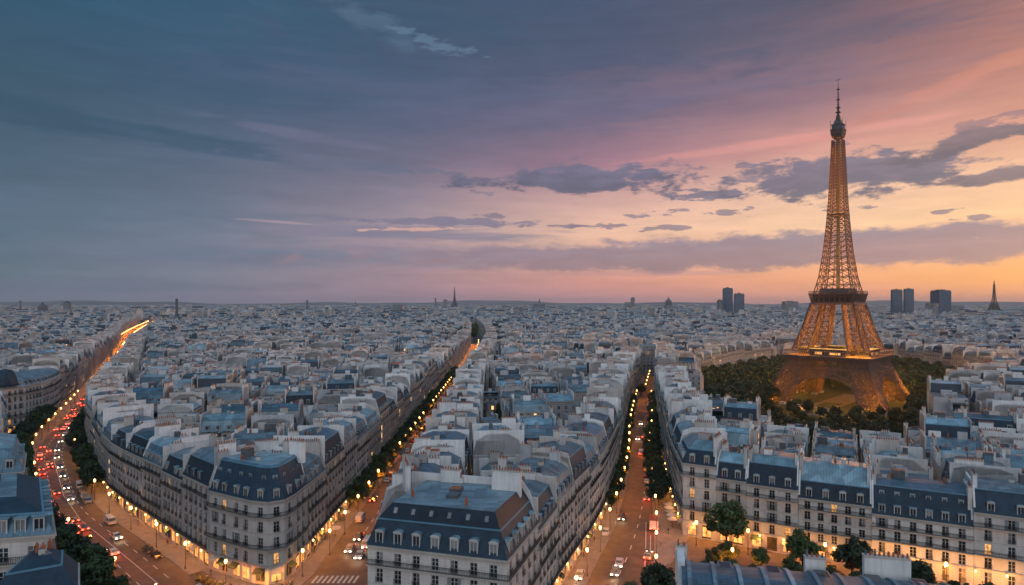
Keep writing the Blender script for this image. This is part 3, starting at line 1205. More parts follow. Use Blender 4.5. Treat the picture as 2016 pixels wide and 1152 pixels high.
# ---------------------------------------------------------------- streets
PA = Path([(-70.5, 148), (-91, 167), (-109, 183), (-127, 200), (-153, 233), (-187, 276), (-226, 350), (-288, 462), (-392, 645), (-498, 833), (-700, 1200), (-1005, 1802)])
PB = Path([(-49.6, 153), (-49.3, 200), (-50, 300), (-50.5, 500), (-53, 750), (-60, 950), (-84, 1300), (-120, 1700)])
PB2 = Path([(-26.6, 124), (-27, 200), (-28, 300), (-29.5, 485), (-32, 750), (-38, 950), (-60, 1300), (-96, 1700)])
PC = Path([(4.9, 121), (11.3, 141.7), (19.3, 161), (30, 195), (43.6, 251), (54, 306), (82, 425), (111, 540)])
PC2 = Path([(45.7, 169.6), (51.5, 206), (60.5, 251), (70.5, 306), (95, 425), (123, 540)])
PL1 = Path([(-124, 158), (-145, 182), (-172, 213), (-207, 260)])
PL2 = Path([(-262, 368), (-305, 448), (-418, 650), (-524, 845), (-742, 1212), (-1065, 1815)])
PK1 = Path([(140, 484), (190, 548), (250, 612)])
PK2 = Path([(368, 604), (353, 520), (341, 452)])
PARK = [(98, 276), (128, 246), (178, 240), (192, 300), (252, 366), (332, 440), (350, 520), (362, 600), (255, 608), (192, 540), (142, 478), (116, 385), (100, 330)]
PLAZA = [(31, 100), (160, 95), (160, 106), (107, 134.5), (83.8, 147.5), (69.5, 155), (45.7, 169.4), (36, 165)]


def ribbon(name, L, Rr, z, m, thick=0.0, kind='structure', label=None):
    mb = MB()
    for i in range(len(L) - 1):
        a, b, c, d = Rr[i], Rr[i + 1], L[i + 1], L[i]
        mb.poly([(a[0], a[1], z), (b[0], b[1], z), (c[0], c[1], z), (d[0], d[1], z)], m)
        if thick:
            for p, q in ((b, a), (d, c)):
                mb.poly([(p[0], p[1], z - thick), (q[0], q[1], z - thick), (q[0], q[1], z), (p[0], p[1], z)], KERB)
    o = mb.build(name)
    tag(o, label, None, None, kind)
    return o


def offs(path, off, s0=0, s1=None, step=6.0):
    s1 = path.L if s1 is None else s1
    k = max(2, int((s1 - s0) / step))
    return [path.at(s0 + (s1 - s0) * i / k, off) for i in range(k + 1)]


def both(pa, oa, pb, ob, k=60, a0=0, a1=None, b0=0, b1=None):
    a1 = pa.L if a1 is None else a1
    b1 = pb.L if b1 is None else b1
    return ([pa.at(a0 + (a1 - a0) * i / k, oa) for i in range(k + 1)], [pb.at(b0 + (b1 - b0) * i / k, ob) for i in range(k + 1)])


gb = MB()
gb.poly([(-40000, -3000, -.03), (40000, -3000, -.03), (40000, 45000, -.03), (-40000, 45000, -.03)], GRND)
tag(gb.build('ground'), None, None, None, 'structure')
pb_ = MB()
pb_.poly([(-140, 60, 0.0), (60, 60, 0.0), (60, 128, 0), (34, 160, 0.0), (0, 160, 0.0), (-50, 156, 0.0), (-72, 150, 0.0), (-140, 160, 0)], ASPH)
tag(pb_.build('road_junction'), None, None, None, 'structure')
# left avenue
ribbon('road', offs(PA, 17, 0, 1000), offs(PA, 4.5, 0, 1000), .006, ASPH)
ribbon('road', offs(PA, 32, 1000), offs(PA, 4.5, 1000), .006, ASPH)
ribbon('pavement', offs(PA, 4.5, 0), offs(PA, -2, 0), .13, PAVE, .13)
ribbon('pavement', offs(PA, 29, 4, 480), offs(PA, 17, 4, 480), .13, PAVE, .13)
# middle street
L_, R_ = both(PB, -4.2, PB2, 4.6)
ribbon('road', L_, R_, .008, ASPH)
ribbon('pavement', offs(PB, 2), offs(PB, -4.2), .132, PAVE, .132)
ribbon('pavement', offs(PB2, 4.6), offs(PB2, -2), .132, PAVE, .132)
# right street
KL = Path([(7, 100), (16.5, 141.7), (24.2, 162), (33.9, 195), (47, 250), (57, 306), (84.7, 425), (113.5, 540)])
KR = Path([(24, 95), (31, 141), (36.5, 162), (45, 204), (56, 265), (67.3, 306), (92.3, 425), (120.5, 540)])
L_, R_ = both(KL, 0, KR, 0)
ribbon('road', L_, R_, .010, ASPH)
L_, R_ = both(PC, 2, KL, 0, b0=20)
ribbon('pavement', L_, R_, .134, PAVE, .13)
L_, R_ = both(KR, 0, PC2, -2, a0=44)
ribbon('pavement', L_, R_, .136, PAVE, .13)
cb_ = MB()
cb_.prism([(-72, 147.5), (-59, 135.5), (-52.5, 134.3), (-46.6, 137), (-45.4, 144), (-45.4, 156), (-60, 160)], 0, .131, KERB, PAVE)
tag(cb_.build('pavement'), None, None, None, 'structure')
pz = MB()
pz.prism(PLAZA, 0, .128, KERB, SQPAVE)
tag(pz.build('square_paving'), None, None, None, 'structure')
lw = MB()
lw.poly([(x, y, .02) for x, y in PARK], GRASS)
tag(lw.build('park_lawn'), None, None, None, 'structure')


def dashes(path, off, s0, s1, ln, gap, w, z, name='road_marking'):
    mb = MB()
    s = s0
    while s + ln < s1:
        a, b, c, d = path.at(s, off - w), path.at(s + ln, off - w), path.at(s + ln, off + w), path.at(s, off + w)
        mb.poly([(a[0], a[1], z), (b[0], b[1], z), (c[0], c[1], z), (d[0], d[1], z)], PAINT)
        s += ln + gap
    tag(mb.build(name), None, None, None, 'structure')


dashes(PA, 8.2, 2, 260, 3, 4, .12, .012)
dashes(PA, 10.9, 0, 300, 30, .4, .10, .012)
dashes(PA, 13.9, 2, 260, 3, 4, .12, .012)
dashes(PB, -9.6, 6, 260, 3, 4, .12, .014)
dashes(KL, -6.2, 40, 240, 3, 5, .13, .016)
dashes(KR, 2.1, 44, 90, 20, 2, .11, .016)
dashes(KR, .9, 60, 90, 16, 2, .11, .016)
zb = MB()
for i in range(9):
    x = -44.6 + i * 1.15
    zb.poly([(x, 140.6, .014), (x + .55, 140.6, .014), (x + .75, 144.4, .014), (x + .2, 144.4, .014)], PAINT)
tag(zb.build('crosswalk_marking'), None, None, None, 'structure')
zb = MB()
for k, (x, y) in enumerate(((-66.5, 141.5), (-69.8, 139.4), (-60.5, 131))):
    zb.poly([(x, y, .014), (x + .8, y - .7, .014), (x + 1.6, y + .6, .014), (x + .5, y + 1.2, .014)], PAINT)
tag(zb.build('road_marking'), None, None, None, 'structure')

# corridors nobody builds on
for path, o0, o1 in ((PA, -2, 34), (PB, -23.5, 0), (PC, -13, 0), (PL1, -22, 0)):
    s = 0
    while s < path.L:
        e = min(path.L, s + 30)
        q = [path.at(s, o0), path.at(s, o1), path.at(e, o1), path.at(e, o0)]
        q = q if area(q) > 0 else q[::-1]
        occupy(q)
        s += 30
for q in (PLAZA, PARK):
    # split the big outlines into convex fans
    cx = sum(p[0] for p in q) / len(q)
    cy = sum(p[1] for p in q) / len(q)
    for i in range(len(q)):
        t = [(cx, cy), q[i], q[(i + 1) % len(q)]]
        occupy(t if area(t) > 0 else t[::-1])
occupy([(-200, 20), (200, 20), (160, 100), (-80, 100)])
occupy([(-130, 60), (-27, 60), (-27, 140), (-70, 150), (-118, 152)])
occupy([(112, 541), (122, 541), (125, 550), (108, 550)])

# ---------------------------------------------------------------- the houses in front
building([(-70.5, 148), (-64.0, 144.1), (-57.5, 140.4), (-53.4, 139.3), (-50.6, 141.2), (-49.8, 145.5), (-49.6, 153), (-60.5, 158)],
         ['s', 's', 's', 's', 's', 's', 'p', 'p'], 18.2, 'rounded corner house with tall two-row slate roof between the two avenues',
         detail=2, seed=5, low=SLATE[0], up=ZINC[1], topm=ZINC[0], lit=.015, mh=6.9, mi=2.1, th=.4, ti=.5, ci=1, stone=STONE[0], pl=PLASTER[0], shops=True,
         balc=(1, -1), rows_n=4, dk=0, two=True, bays=2.7, dprob=1, name='corner_house')
_r = ALL_ROOT[-1]
for (x, y, L, zt, a) in ((-68.0, 151.4, 4.0, 28.6, R(46)), (-51.6, 152.6, 4.0, 28.8, R(160)), (-60.5, 156.5, 5.6, 28.0, R(20))):
    link('chimney', CHIM[L][0], _r, (x - _r.location.x, y - _r.location.y, zt - 5), a, (1, 1.2, 1))
building([(-25.0, 110.0), (-0.9, 103.2), (4.9, 121.0), (-20.0, 127.5)], ['s', 's', 'p', 'c'], 20.0,
         'nearest cream corner house with seven white dormers and black balcony', detail=2, seed=9, low=SLATE[0], up=SLATE[1],
         mh=4.2, mi=1.5, th=2.4, ti=1.6, ci=1.2, stone=STONE[0], pl=PLASTER[0], balc=(-1, -3), rows_n=5, dk=0, dstep=3.2, bays=3.1, dprob=1,
         name='corner_house', cti=2.0, dscale=1.08, topm=ZINC[0], lit=0.0)
_r = ALL_ROOT[-1]
for (x, y, L, zt, a) in ((-20.6, 124.2, 4.0, 30.6, R(107)), (-1.0, 119.5, 5.6, 30.4, R(-17)), (-12.0, 124.9, 4.0, 29.2, R(-17))):
    link('chimney', CHIM[L][0], _r, (x - _r.location.x, y - _r.location.y, zt - 5), a, (1, 1.2, 1))
_tp = building_last = [Vector((-25.0, 110.0)), Vector((-.9, 103.2))]
_e = (_tp[1] - _tp[0]).normalized()
_n = Vector((-_e.y, _e.x))
_rf = [ch for ch in _r.children if ch.name.startswith('roof')][0]
for k in range(6):
    p = _tp[0] + _e * (4.2 + k * 3.35) + _n * 2.32
    o = link('skylight', SKYL, _rf, (p.x - _r.location.x, p.y - _r.location.y, 25.75), 0, (.8, .8, .8))
    o.rotation_euler = (R(56), 0, math.atan2(_e.y, _e.x))
building([(-94.0, 82.0), (-64.6, 89.2), (-79.5, 108.5), (-104.0, 103.0)], ['s', 's', 's', 's'], 29.4,
         'tall pale house with blue zinc roof filling the lower left corner', detail=2, seed=4, low=ZINC[1], up=SLATE[0], topm=ZINC[0], mh=2.8, mi=1.0, th=1.7, ti=3.0,
         ci=1, stone=STONE[0], pl=PLASTER[0], balc=(-1,), rows_n=7, dk=1, dstep=2.2, bays=3.3, dprob=1, name='corner_house', dscale=1.05)
building([(-66.5, 80.0), (-58.4, 85.0), (-63.2, 92.0), (-70.0, 90.5)], ['s', 's', 's', 's'], 24.0,
         'low dark-roofed wing beside the tall house in the lower left corner', detail=2, seed=6, low=SLATE[0], up=SLATE[0], mh=2.6, mi=1.6, th=.9, ti=1.2,
         ci=1, stone=STONE[1], pl=PLASTER[0], balc=(), rows_n=6, dk=1, dstep=4, bays=3, dprob=0, name='city_house')
building([(-122.0, 122.0), (-99.6, 129.0), (-111.0, 144.5), (-128.0, 139.0)], ['s', 's', 's', 's'], 27.6,
         'pale house with rounded blue roof at the left edge above the tall house', detail=2, seed=8, low=ZINC[1], up=ZINC[0], mh=4.6, mi=1.5, th=1.2, ti=3.0,
         stone=STONE[0], pl=PLASTER[0], balc=(-1,), rows_n=7, dk=0, dstep=3.0, name='corner_house', dprob=1)
building([(-250, 290), (-243, 293), (-238.4, 299), (-236.4, 308), (-238, 322), (-245, 340), (-256, 360), (-268, 352), (-262, 300)],
         ['s', 's', 's', 's', 's', 's', 'p', 'c', 'p'], 21.5, 'curved cream building with dark domed roof left of the traffic-filled avenue', detail=2, seed=10,
         low=ZINC[0], up=ZINC[2], mh=2.8, mi=1.4, th=1.0, ti=2.4, ci=1, stone=STONE[0], pl=PLASTER[0], shops=True, balc=(-1, 1), rows_n=5, dk=1, name='corner_house')
_dome = MB()
_dome.lathe([(5.2, 0), (5.4, .5), (5.0, .7), (4.6, 3.2), (3.8, 5.6), (2.8, 6.9), (2.7, 7.2), (0.0, 7.8)], SLATE[0], 14)
d_ = _dome.build('roof_dome', ALL_ROOT[-1])
d_.location = (8.0, -17.0, 23.0)
# pale row along the square, left to right
RF = [(45.7, 169.6), (53.1, 165.2), (59.6, 161.3), (70.0, 155.2), (83.8, 147.9), (100.9, 138.8), (120, 128.7), (139, 118.5)]
RW = [
    (19.2, 'cream corner house with light blue roof at the right street mouth', dict(low=SLATE[0], up=ZINC[0], mh=3.6, th=2.2, ti=2.2, dk=0, rows_n=5, shops=True)),
    (16.4, 'narrow cream house with dark steep roof beside the street mouth corner house', dict(low=SLATE[1], up=ZINC[0], mh=4.0, th=1.9, ti=2.6, dk=0, rows_n=4, shops=True)),
    (16.0, 'cream house with blue roof and lit yellow ground floor behind the square trees', dict(low=SLATE[0], up=ZINC[0], mh=5.2, th=1.6, ti=2.4, dk=0, rows_n=4, shops=True, two=False, lit=.05)),
    (14.4, 'house with glazed light blue upper roof behind the two square trees', dict(low=SLATE[1], up=ZINC[0], mh=3.9, th=4.0, ti=2.8, dk=0, rows_n=4, shops=True, lit=.03)),
    (12.9, 'wide cream house with two rows of roof windows right of the square trees', dict(low=SLATE[0], up=ZINC[1], mh=6.3, mi=1.9, th=.8, ti=3, dk=1, rows_n=3, two=True, lit=.02)),
    (16.2, 'cream house with plain dark slate roof at the lower right edge', dict(low=SLATE[0], up=ZINC[2], mh=4.8, th=.8, ti=3, dk=0, dstep=4.2, rows_n=4, bays=3.6)),
    (15.5, 'last house of the pale row, cut by the right edge', dict(low=SLATE[1], up=ZINC[2], mh=4.8, th=.8, ti=3, dk=0, rows_n=4)),
]
for i, (ev, lab, kw) in enumerate(RW):
    a, b = RF[i], RF[i + 1]
    e0 = (Vector(RF[i + 1]) - Vector(RF[max(0, i - 1)])).normalized()
    e1 = (Vector(RF[min(len(RF) - 1, i + 2)]) - Vector(RF[i])).normalized()
    dpt = 13.0
    c = (b[0] - e1.y * dpt, b[1] + e1.x * dpt)
    d = (a[0] - e0.y * dpt, a[1] + e0.x * dpt)
    if i == 0:
        d = (48.0, 184.0)
    kk = ['s', 'p', 'c', 's' if i == 0 else 'p']
    pr = dict(detail=2, seed=30 + i, stone=STONE[(0, 1, 1, 0, 0, 0, 0)[i]], pl=PLASTER[0], balc=(1, -1), dprob=1, bays=2.75, chim_h=(1.0, 2.4), lit=.025)
    pr.update(kw)
    building([a, b, c, d], kk, ev, lab, group='pale houses along the square', **pr)

# near roof in the lower right: zinc barrel roof with raised ribs
rt = thing('zinc_roofed_hall', 'near building with ribbed blue zinc roof and white chimneys at the bottom', 'building', (40, 80, 0))
mb = MB()
q = [(-15.4, 12.8), (-15.0, -6), (18, -12), (17.6, 4.8)]
mb.prism(q[::-1] if area(q) < 0 else q, 0, 22.0, STONE[0])
mb.build('wall', rt)
mb = MB()
A0, B0 = Vector((-15.4, 12.8)), Vector((17.6, 4.8))
dd = (B0 - A0).normalized()
nn = Vector((dd.y, -dd.x))             # towards the camera
LEN = (B0 - A0).length
prof = [(-.5, 21.0), (-.5, 22.3), (.2, 23.6), (1.3, 24.7), (2.8, 25.5), (5, 26.0), (8, 26.1), (12, 25.6), (16, 24)]
P3 = lambda u, v, z: ((A0 + dd * u + nn * v).x, (A0 + dd * u + nn * v).y, z)
for (v0, z0), (v1, z1) in zip(prof, prof[1:]):
    mb.poly([P3(0, v0, z0), P3(0, v1, z1), P3(LEN, v1, z1), P3(LEN, v0, z0)], ZINC[1])
mb.poly([P3(0, v, z) for v, z in prof], PLASTER[0])
mb.poly([P3(LEN, v, z) for v, z in prof][::-1], PLASTER[0])
roof = mb.build('roof', rt)
rib = MB()
for (v0, z0), (v1, z1) in zip(prof[1:], prof[2:]):
    rib.poly([P3(-.28, v0, z0 + .0), P3(-.28, v1, z1 + .0), P3(-.28, v1, z1 + .28), P3(-.28, v0, z0 + .28)], ZLIP)
    rib.poly([P3(.28, v0, z0 + .28), P3(.28, v1, z1 + .28), P3(.28, v1, z1), P3(.28, v0, z0)], ZLIP)
    rib.poly([P3(-.28, v0, z0 + .28), P3(-.28, v1, z1 + .28), P3(.28, v1, z1 + .28), P3(.28, v0, z0 + .28)], ZINC[0])
rm = rib.mesh('roof_rib')
k = 11
for i in range(k):
    u = 1.0 + i * (LEN - 2) / (k - 1)
    link('roof_rib', rm, roof, (dd.x * u, dd.y * u, 0))
mb = MB()
mb.box(-.9, .9, -1.2, 1.2, 0, .12, ZINC[2])
mb.poly([(-.75, -1.05, .125), (.75, -1.05, .125), (.75, 1.05, .125), (-.75, 1.05, .125)], GLASS)
sk = mb.mesh('roof_light')
for u in (5.6, 11.8, 18.0, 24.2, 29.5):
    p = P3(u + .2, 4.2, 25.92)
    o = link('roof_light', sk, roof, p, math.atan2(dd.y, dd.x))
mb = MB()
e = (dd.x, dd.y)
mb.obox((A0.x, A0.y), e, -.5, .5, -6, .4, 18, 26.6, PLASTER[0], PLASTER[0])
mb.build('party_wall', rt)
for (u, v, L, zt, nm) in ((17.8, 1.4, 2.6, 27.0, 'x'), (26.6, 1.7, 5.6, 28.0, 'x'), (.1, 1.2, 1.6, 26.9, 'x')):
    p = P3(u, v, zt - 5.0)
    o = link('chimney', CHIM[L][0], rt, p, math.atan2(dd.y, dd.x), (1, 1.2, 1))
occupy([(24, 70), (60, 66), (58, 92), (24, 95)])

# ---------------------------------------------------------------- rows of houses along the streets
ORD = ['first', 'second', 'third', 'fourth', 'fifth', 'sixth', 'seventh', 'eighth', 'ninth', 'tenth', 'eleventh', 'twelfth',
       'thirteenth', 'fourteenth', 'fifteenth', 'sixteenth', 'seventeenth', 'eighteenth', 'nineteenth', 'twentieth']
ORD += ['twenty-' + o for o in ORD[:9]] + ['thirtieth'] + ['thirty-' + o for o in ORD[:9]] + ['fortieth']
rs = random.Random(77)
ROWS = {}


def strip(key, path, left, s0, s1, where, group, dmax=520, depth=(12, 16), ev=(17.5, 20), shops=False, hero=230, width=(14, 20), stone=None):
    s = s0
    k = 0
    e_prev = rs.uniform(*ev)
    out = []
    while s < s1 - 8:
        w = rs.uniform(*width)
        e = min(s1, s + w)
        if s1 - e < 8:
            e = s1
        dp = rs.uniform(*depth)
        if left:
            q = [path.at(s), path.at(e), path.at(e, dp), path.at(s, dp)]
        else:
            q = [path.at(e), path.at(s), path.at(s, -dp), path.at(e, -dp)]
        ce = Vector((sum(p[0] for p in q) / 4, sum(p[1] for p in q) / 4))
        dist = ce.length
        evv = rs.uniform(*ev) if dist < 260 else rs.uniform(ev[0] - 2.2, ev[1] + 1.8)
        kinds = ['s', 'p', 'c', 'p']
        if dist < dmax:
            roofw = rs.choice(('slate', 'slate', 'slate', 'zinc', 'lead'))
            low = {'slate': rs.choice(SLATE), 'zinc': ZINC[1], 'lead': ZINC[2]}[roofw]
            lab = '%s house %s, %s' % (ORD[k], where, {'slate': 'dark slate roof', 'zinc': 'blue zinc roof', 'lead': 'grey metal roof'}[roofw])
            building(q, kinds, evv, lab, group, detail=2 if dist < hero else 1, low=low, mh=rs.uniform(3.8, 5.6), mi=rs.uniform(1.3, 2.0), th=rs.uniform(.8, 1.6),
                     ti=rs.uniform(2.4, 3.4), stone=stone or rs.choice(STONE), shops=shops, pl=rs.choice((PLASTER[0], PLASTER[0], PLASTER[1])), dk=rs.choice((0, 1, 1)), balc=rs.choice(((0, -1), (0, 2, -1), (0, 1, -1))), lit=.02, square=rs.random() < (.35 if dist < 230 else .65))
            out.append((ce, lab))
        else:
            occupy(q)
            if key == 'A' and dist > 980:
                evv *= .6
            far_building(q, kinds, evv, 0, rs)
        s = e
        k += 1
    ROWS[key] = out


strip('A', PA, False, 0, PA.L, 'back from the rounded corner along the left avenue', 'houses along the left avenue', dmax=520, shops=True, ev=(17, 19.5))
strip('B', PB, True, 0, PB.L, 'back from the rounded corner along the middle street', 'houses along the middle street', shops=True, ev=(17, 20))
strip('B2', PB2, False, 4, PB2.L, 'behind the nearest corner house, facing the middle street', 'houses between the two streets', ev=(17, 20), hero=10)
strip('C', PC, True, 0, PC.L, 'behind the nearest corner house along the right street', 'houses between the two streets', ev=(17.5, 20), shops=True)
strip('C2', PC2, False, 14.5, PC2.L, 'back along the right side of the right street', 'houses on the right side of the right street', ev=(17, 20.5), shops=True)
strip('L1', PL1, True, 0, PL1.L, 'along the far left pavement behind the avenue trees', 'houses left of the left avenue', ev=(18, 20), hero=10)
strip('L2', PL2, True, 0, PL2.L, 'beyond the curved cream building along the left avenue', 'houses left of the left avenue', ev=(19, 22), hero=10)
strip('K1', PK1, True, 0, PK1.L, 'of the pale terrace behind the park left of the tower', 'pale terrace behind the park', dmax=900, ev=(18.5, 19.5), hero=10)
strip('K2', PK2, True, 0, PK2.L, 'of the pale terrace behind the park right of the tower', 'pale terrace right of the park', dmax=900, ev=(18, 19.5), hero=10)
building([(108.5, 545.5), (127.5, 545.5), (127.5, 558), (108.5, 558)], ['s', 'p', 'c', 'p'], 20.5, 'tall pale house closing the far end of the right street',
         detail=1, seed=71, low=ZINC[1], up=ZINC[0], stone=STONE[1], pl=PLASTER[1])

# ---------------------------------------------------------------- rear buildings between the streets
occ_index()


def in_poly(p, q):
    c = False
    for i in range(len(q)):
        a, b = q[i - 1], q[i]
        if (a[1] > p[1]) != (b[1] > p[1]) and p[0] < (b[0] - a[0]) * (p[1] - a[1]) / (b[1] - a[1]) + a[0]:
            c = not c
    return c


def lots(angle, region, cell=(15.5, 13.5), keep=.93, street=0):
    ca, sa = math.cos(angle), math.sin(angle)
    cx = sum(p[0] for p in region) / len(region)
    cy = sum(p[1] for p in region) / len(region)
    rad = max(math.hypot(p[0] - cx, p[1] - cy) for p in region)
    n = int(rad / min(cell)) + 2
    for i in range(-n, n + 1):
        for j in range(-n, n + 1):
            if rs.random() > keep:
                continue
            u = i * cell[0] + (i // 6) * street + rs.uniform(-.4, .4)
            v = j * cell[1] + (j // 5) * street + rs.uniform(-.4, .4)
            w, d = cell[0] * rs.uniform(.78, .98), cell[1] * rs.uniform(.74, .97)
            x, y = cx + ca * u - sa * v, cy + sa * u + ca * v
            if not in_poly((x, y), region):
                continue
            q = [(x + ca * a - sa * b, y + sa * a + ca * b) for a, b in ((-w / 2, -d / 2), (w / 2, -d / 2), (w / 2, d / 2), (-w / 2, d / 2))]
            if math.hypot(x, y) < 95 or y < 60 or abs(math.degrees(math.atan2(x, y))) > 47:
                continue
            yield q, (x, y)


REG = [
    ('between the left avenue and the middle street', 'rear buildings between the left avenue and the middle street', R(11),
     [(-66, 152), (-50, 156), (-50, 540), (-330, 540), (-226, 352), (-187, 276), (-127, 200)]),
    ('between the two streets', 'rear buildings between the two streets', R(5), [(-27, 126), (6, 126), (20, 161), (54, 306), (82, 425), (111, 540), (-30, 540)]),
    ('behind the pale row along the square', 'rear buildings behind the pale row', R(-27),
     [(50, 178), (84, 155), (101, 145), (140, 124), (200, 150), (300, 330), (330, 440), (252, 366), (192, 300), (178, 256), (128, 262), (98, 282), (100, 340), (140, 484), (123, 540), (95, 425), (70, 306)]),
    ('left of the left avenue', 'rear buildings left of the left avenue', R(30), [(-124, 158), (-205, 258), (-262, 368), (-360, 540), (-520, 540), (-200, 160)]),
]
cand = []
for where, grp, ang, reg in REG:
    for q, c in lots(ang, reg, keep=.985):
        if is_free(q, 1.8):
            cand.append((math.hypot(*c), q, c, where, grp))
cand.sort(key=lambda t: t[0])
NMAX = 296
TONE = ['white', 'buff', 'grey']
seen_lab = {}
extra_words = ['', ', tall', ', low', ', wide', ', narrow']
for dist, q, c, where, grp in cand:
    near = None
    for key, lst in ROWS.items():
        for ce, lab in lst:
            dd_ = (ce - Vector(c)).length
            if near is None or dd_ < near[0]:
                near = (dd_, key, lab)
    if dist > 640 or NBUILD >= NMAX:
        occupy(q)
        far_building(q, rs.choice((['c', 'p', 'c', 'p'], ['p', 'c', 'p', 'c'])), rs.uniform(14, 21), rs.choice((0, 0, 1, 2)), rs)
        continue
    ty = rs.choice(('mansard', 'mansard', 'mansard', 'low', 'low', 'flat'))
    eh = rs.choice((rs.uniform(16, 20.5), rs.uniform(16, 20.5), rs.uniform(16, 20.5), rs.uniform(10, 15)))
    pxx = 1008 + FPX * c[0] / c[1]
    if 1470 < pxx < 1850 and c[1] > 178 and c[1] < 262:
        eh = rs.uniform(9.5, 12.5)
        ty = rs.choice(('low', 'flat', 'low'))
    zi, pi_ = rs.randrange(3), rs.choice((0, 0, 1, 2))
    street = {'A': 'left avenue', 'B': 'middle street', 'B2': 'middle street', 'C': 'right street', 'C2': 'right street', 'L1': 'far left pavement',
              'L2': 'left avenue', 'K1': 'park terrace', 'K2': 'park terrace'}[near[1]]
    kth = near[2].split(' house')[0]
    side = {'A': 'behind', 'B': 'behind', 'B2': 'east of', 'C': 'west of', 'C2': 'right of', 'L1': 'left of', 'L2': 'left of', 'K1': 'behind', 'K2': 'behind'}[near[1]]
    rw = {'mansard': 'steep roofed', 'low': 'low roofed', 'flat': 'flat roofed'}[ty]
    zn = ('light', 'blue', 'grey')[zi]
    base = '%s walled %s building with %s metal roof %s the %s %s house' % (TONE[pi_], rw, zn, side, kth, street)
    nth = seen_lab.get(base, 0)
    seen_lab[base] = nth + 1
    lab = base if nth == 0 else base + ', %s one further back' % ORD[nth]
    lab = ' '.join(lab.split()[:16])
    kinds = rs.choice((['s', 'p', 'c', 'p'], ['c', 'p', 's', 'p'], ['p', 's', 'p', 'c']))
    kw = dict(low=rs.choice(SLATE + [ZINC[zi]]), up=ZINC[zi], pl=PLASTER[pi_], balc=(), dk=rs.choice((1, 2)), dprob=.7, square=True)
    if ty == 'mansard':
        kw.update(mh=rs.uniform(2.8, 4.6), mi=rs.uniform(1.0, 1.8), th=rs.uniform(.8, 1.8), ti=rs.uniform(2.2, 3.0))
    elif ty == 'low':
        kw.update(mh=.3, mi=.2, ci=.2, th=rs.uniform(1.4, 2.6), ti=rs.uniform(3.0, 4.6))
    else:
        kw.update(flat=True)
    building(q, kinds, eh, lab, grp, detail=1, name='rear_building', cat='building', **kw)

# small annexes in the courts
occ_index()
for where, grp, ang, reg in REG:
    for q, c in lots(ang + .1, reg, (8.2, 7.2), keep=.97):
        if is_free(q, 1.2):
            occupy(q)
            pxx = 1008 + FPX * c[0] / c[1]
            lowz = 1440 < pxx < 1850 and c[1] > 170
            far_building(q, ['c', 'p', 'c', 'p'], rs.uniform(6, 10) if lowz else rs.uniform(9, 16.5), rs.choice((1, 2, 2)), rs, simple=True)
occ_index()
for where, grp, ang, reg in REG[:3]:
    for q, c in lots(ang - .05, reg, (5.2, 4.8), keep=.97):
        if c[1] < 330 and is_free(q, 1.0):
            lowz = 1440 < 1008 + FPX * c[0] / c[1] < 1850 and c[1] > 170
            far_building(q, ['c', 'p', 'c', 'p'], rs.uniform(5, 9) if lowz else rs.uniform(8, 14.5), 2, rs, simple=True)
            occupy(q)
# the rest of the city to the horizon
occ_index()
seeds = []
for gx in range(-9, 10):
    for gy in range(0, 9):
        seeds.append((gx * 210 + rs.uniform(-60, 60), 120 + gy * 210 + rs.uniform(-60, 60), rs.uniform(-.7, .7)))


def wedge(x, y, m=46):
    return y > 0 and abs(math.degrees(math.atan2(x, y))) < m


nf_ = 0
for (sx_, sy_, ang) in seeds:
    if not (wedge(sx_, sy_ + 300, 52)):
        continue
    near = [t for t in seeds if abs(t[0] - sx_) < 500 and abs(t[1] - sy_) < 500]
    reg = [(sx_ - 190, sy_ - 190), (sx_ + 190, sy_ - 190), (sx_ + 190, sy_ + 190), (sx_ - 190, sy_ + 190)]
    for q, c in lots(ang, reg, (17, 15), .96, 6):
        if not wedge(*c) or math.hypot(*c) > 1700 or c[1] < 150:
            continue
        if min(near, key=lambda t: (t[0] - c[0]) ** 2 + (t[1] - c[1]) ** 2)[:2] != (sx_, sy_):
            continue
        if not is_free(q, 1.5):
            continue
        dist = math.hypot(*c)
        far_building(q, rs.choice((['c', 'p', 'c', 'p'], ['p', 'c', 'p', 'c'])), rs.uniform(14.5, 22), rs.choice((0, 0, 0, 1, 2)), rs, simple=dist > 1000)
        nf_ += 1
r = 1640.0
while r < 13500:
    s = max(17, r / 92)
    n = int(R(92) * r / s)
    for i in range(n):
        if rs.random() < .12:
            continue
        a = -R(46) + (i + rs.uniform(.1, .9)) * R(92) / n
        rr_ = r + rs.uniform(-.3, .3) * s
        x, y = rr_ * math.sin(a), rr_ * math.cos(a)
        t = rs.uniform(-.8, .8)
        w, d = s * rs.uniform(.5, 1.3) / 2, s * rs.uniform(.35, .9) / 2
        ca, sa = math.cos(t), math.sin(t)
        q = [(x + ca * u - sa * v, y + sa * u + ca * v) for u, v in ((-w, -d), (w, -d), (w, d), (-w, d))]
        if r < 2500 and not is_free(q):
            continue
        far_building(q, ['c', 'p', 'c', 'p'], rs.uniform(13, 24) * (1 + (rs.random() < .04) * rs.uniform(.3, 1.0)), rs.choice((0, 1, 2)), rs, simple=True)
        nf_ += 1
    r += s * .98
fc = FARB.build('distant_city_buildings')
tag(fc, 'endless pale walls and blue-grey roofs of the city reaching the horizon', None, None, 'stuff')
print('INDIVIDUAL', NBUILD, 'FAR', nf_, 'cand', len(cand))

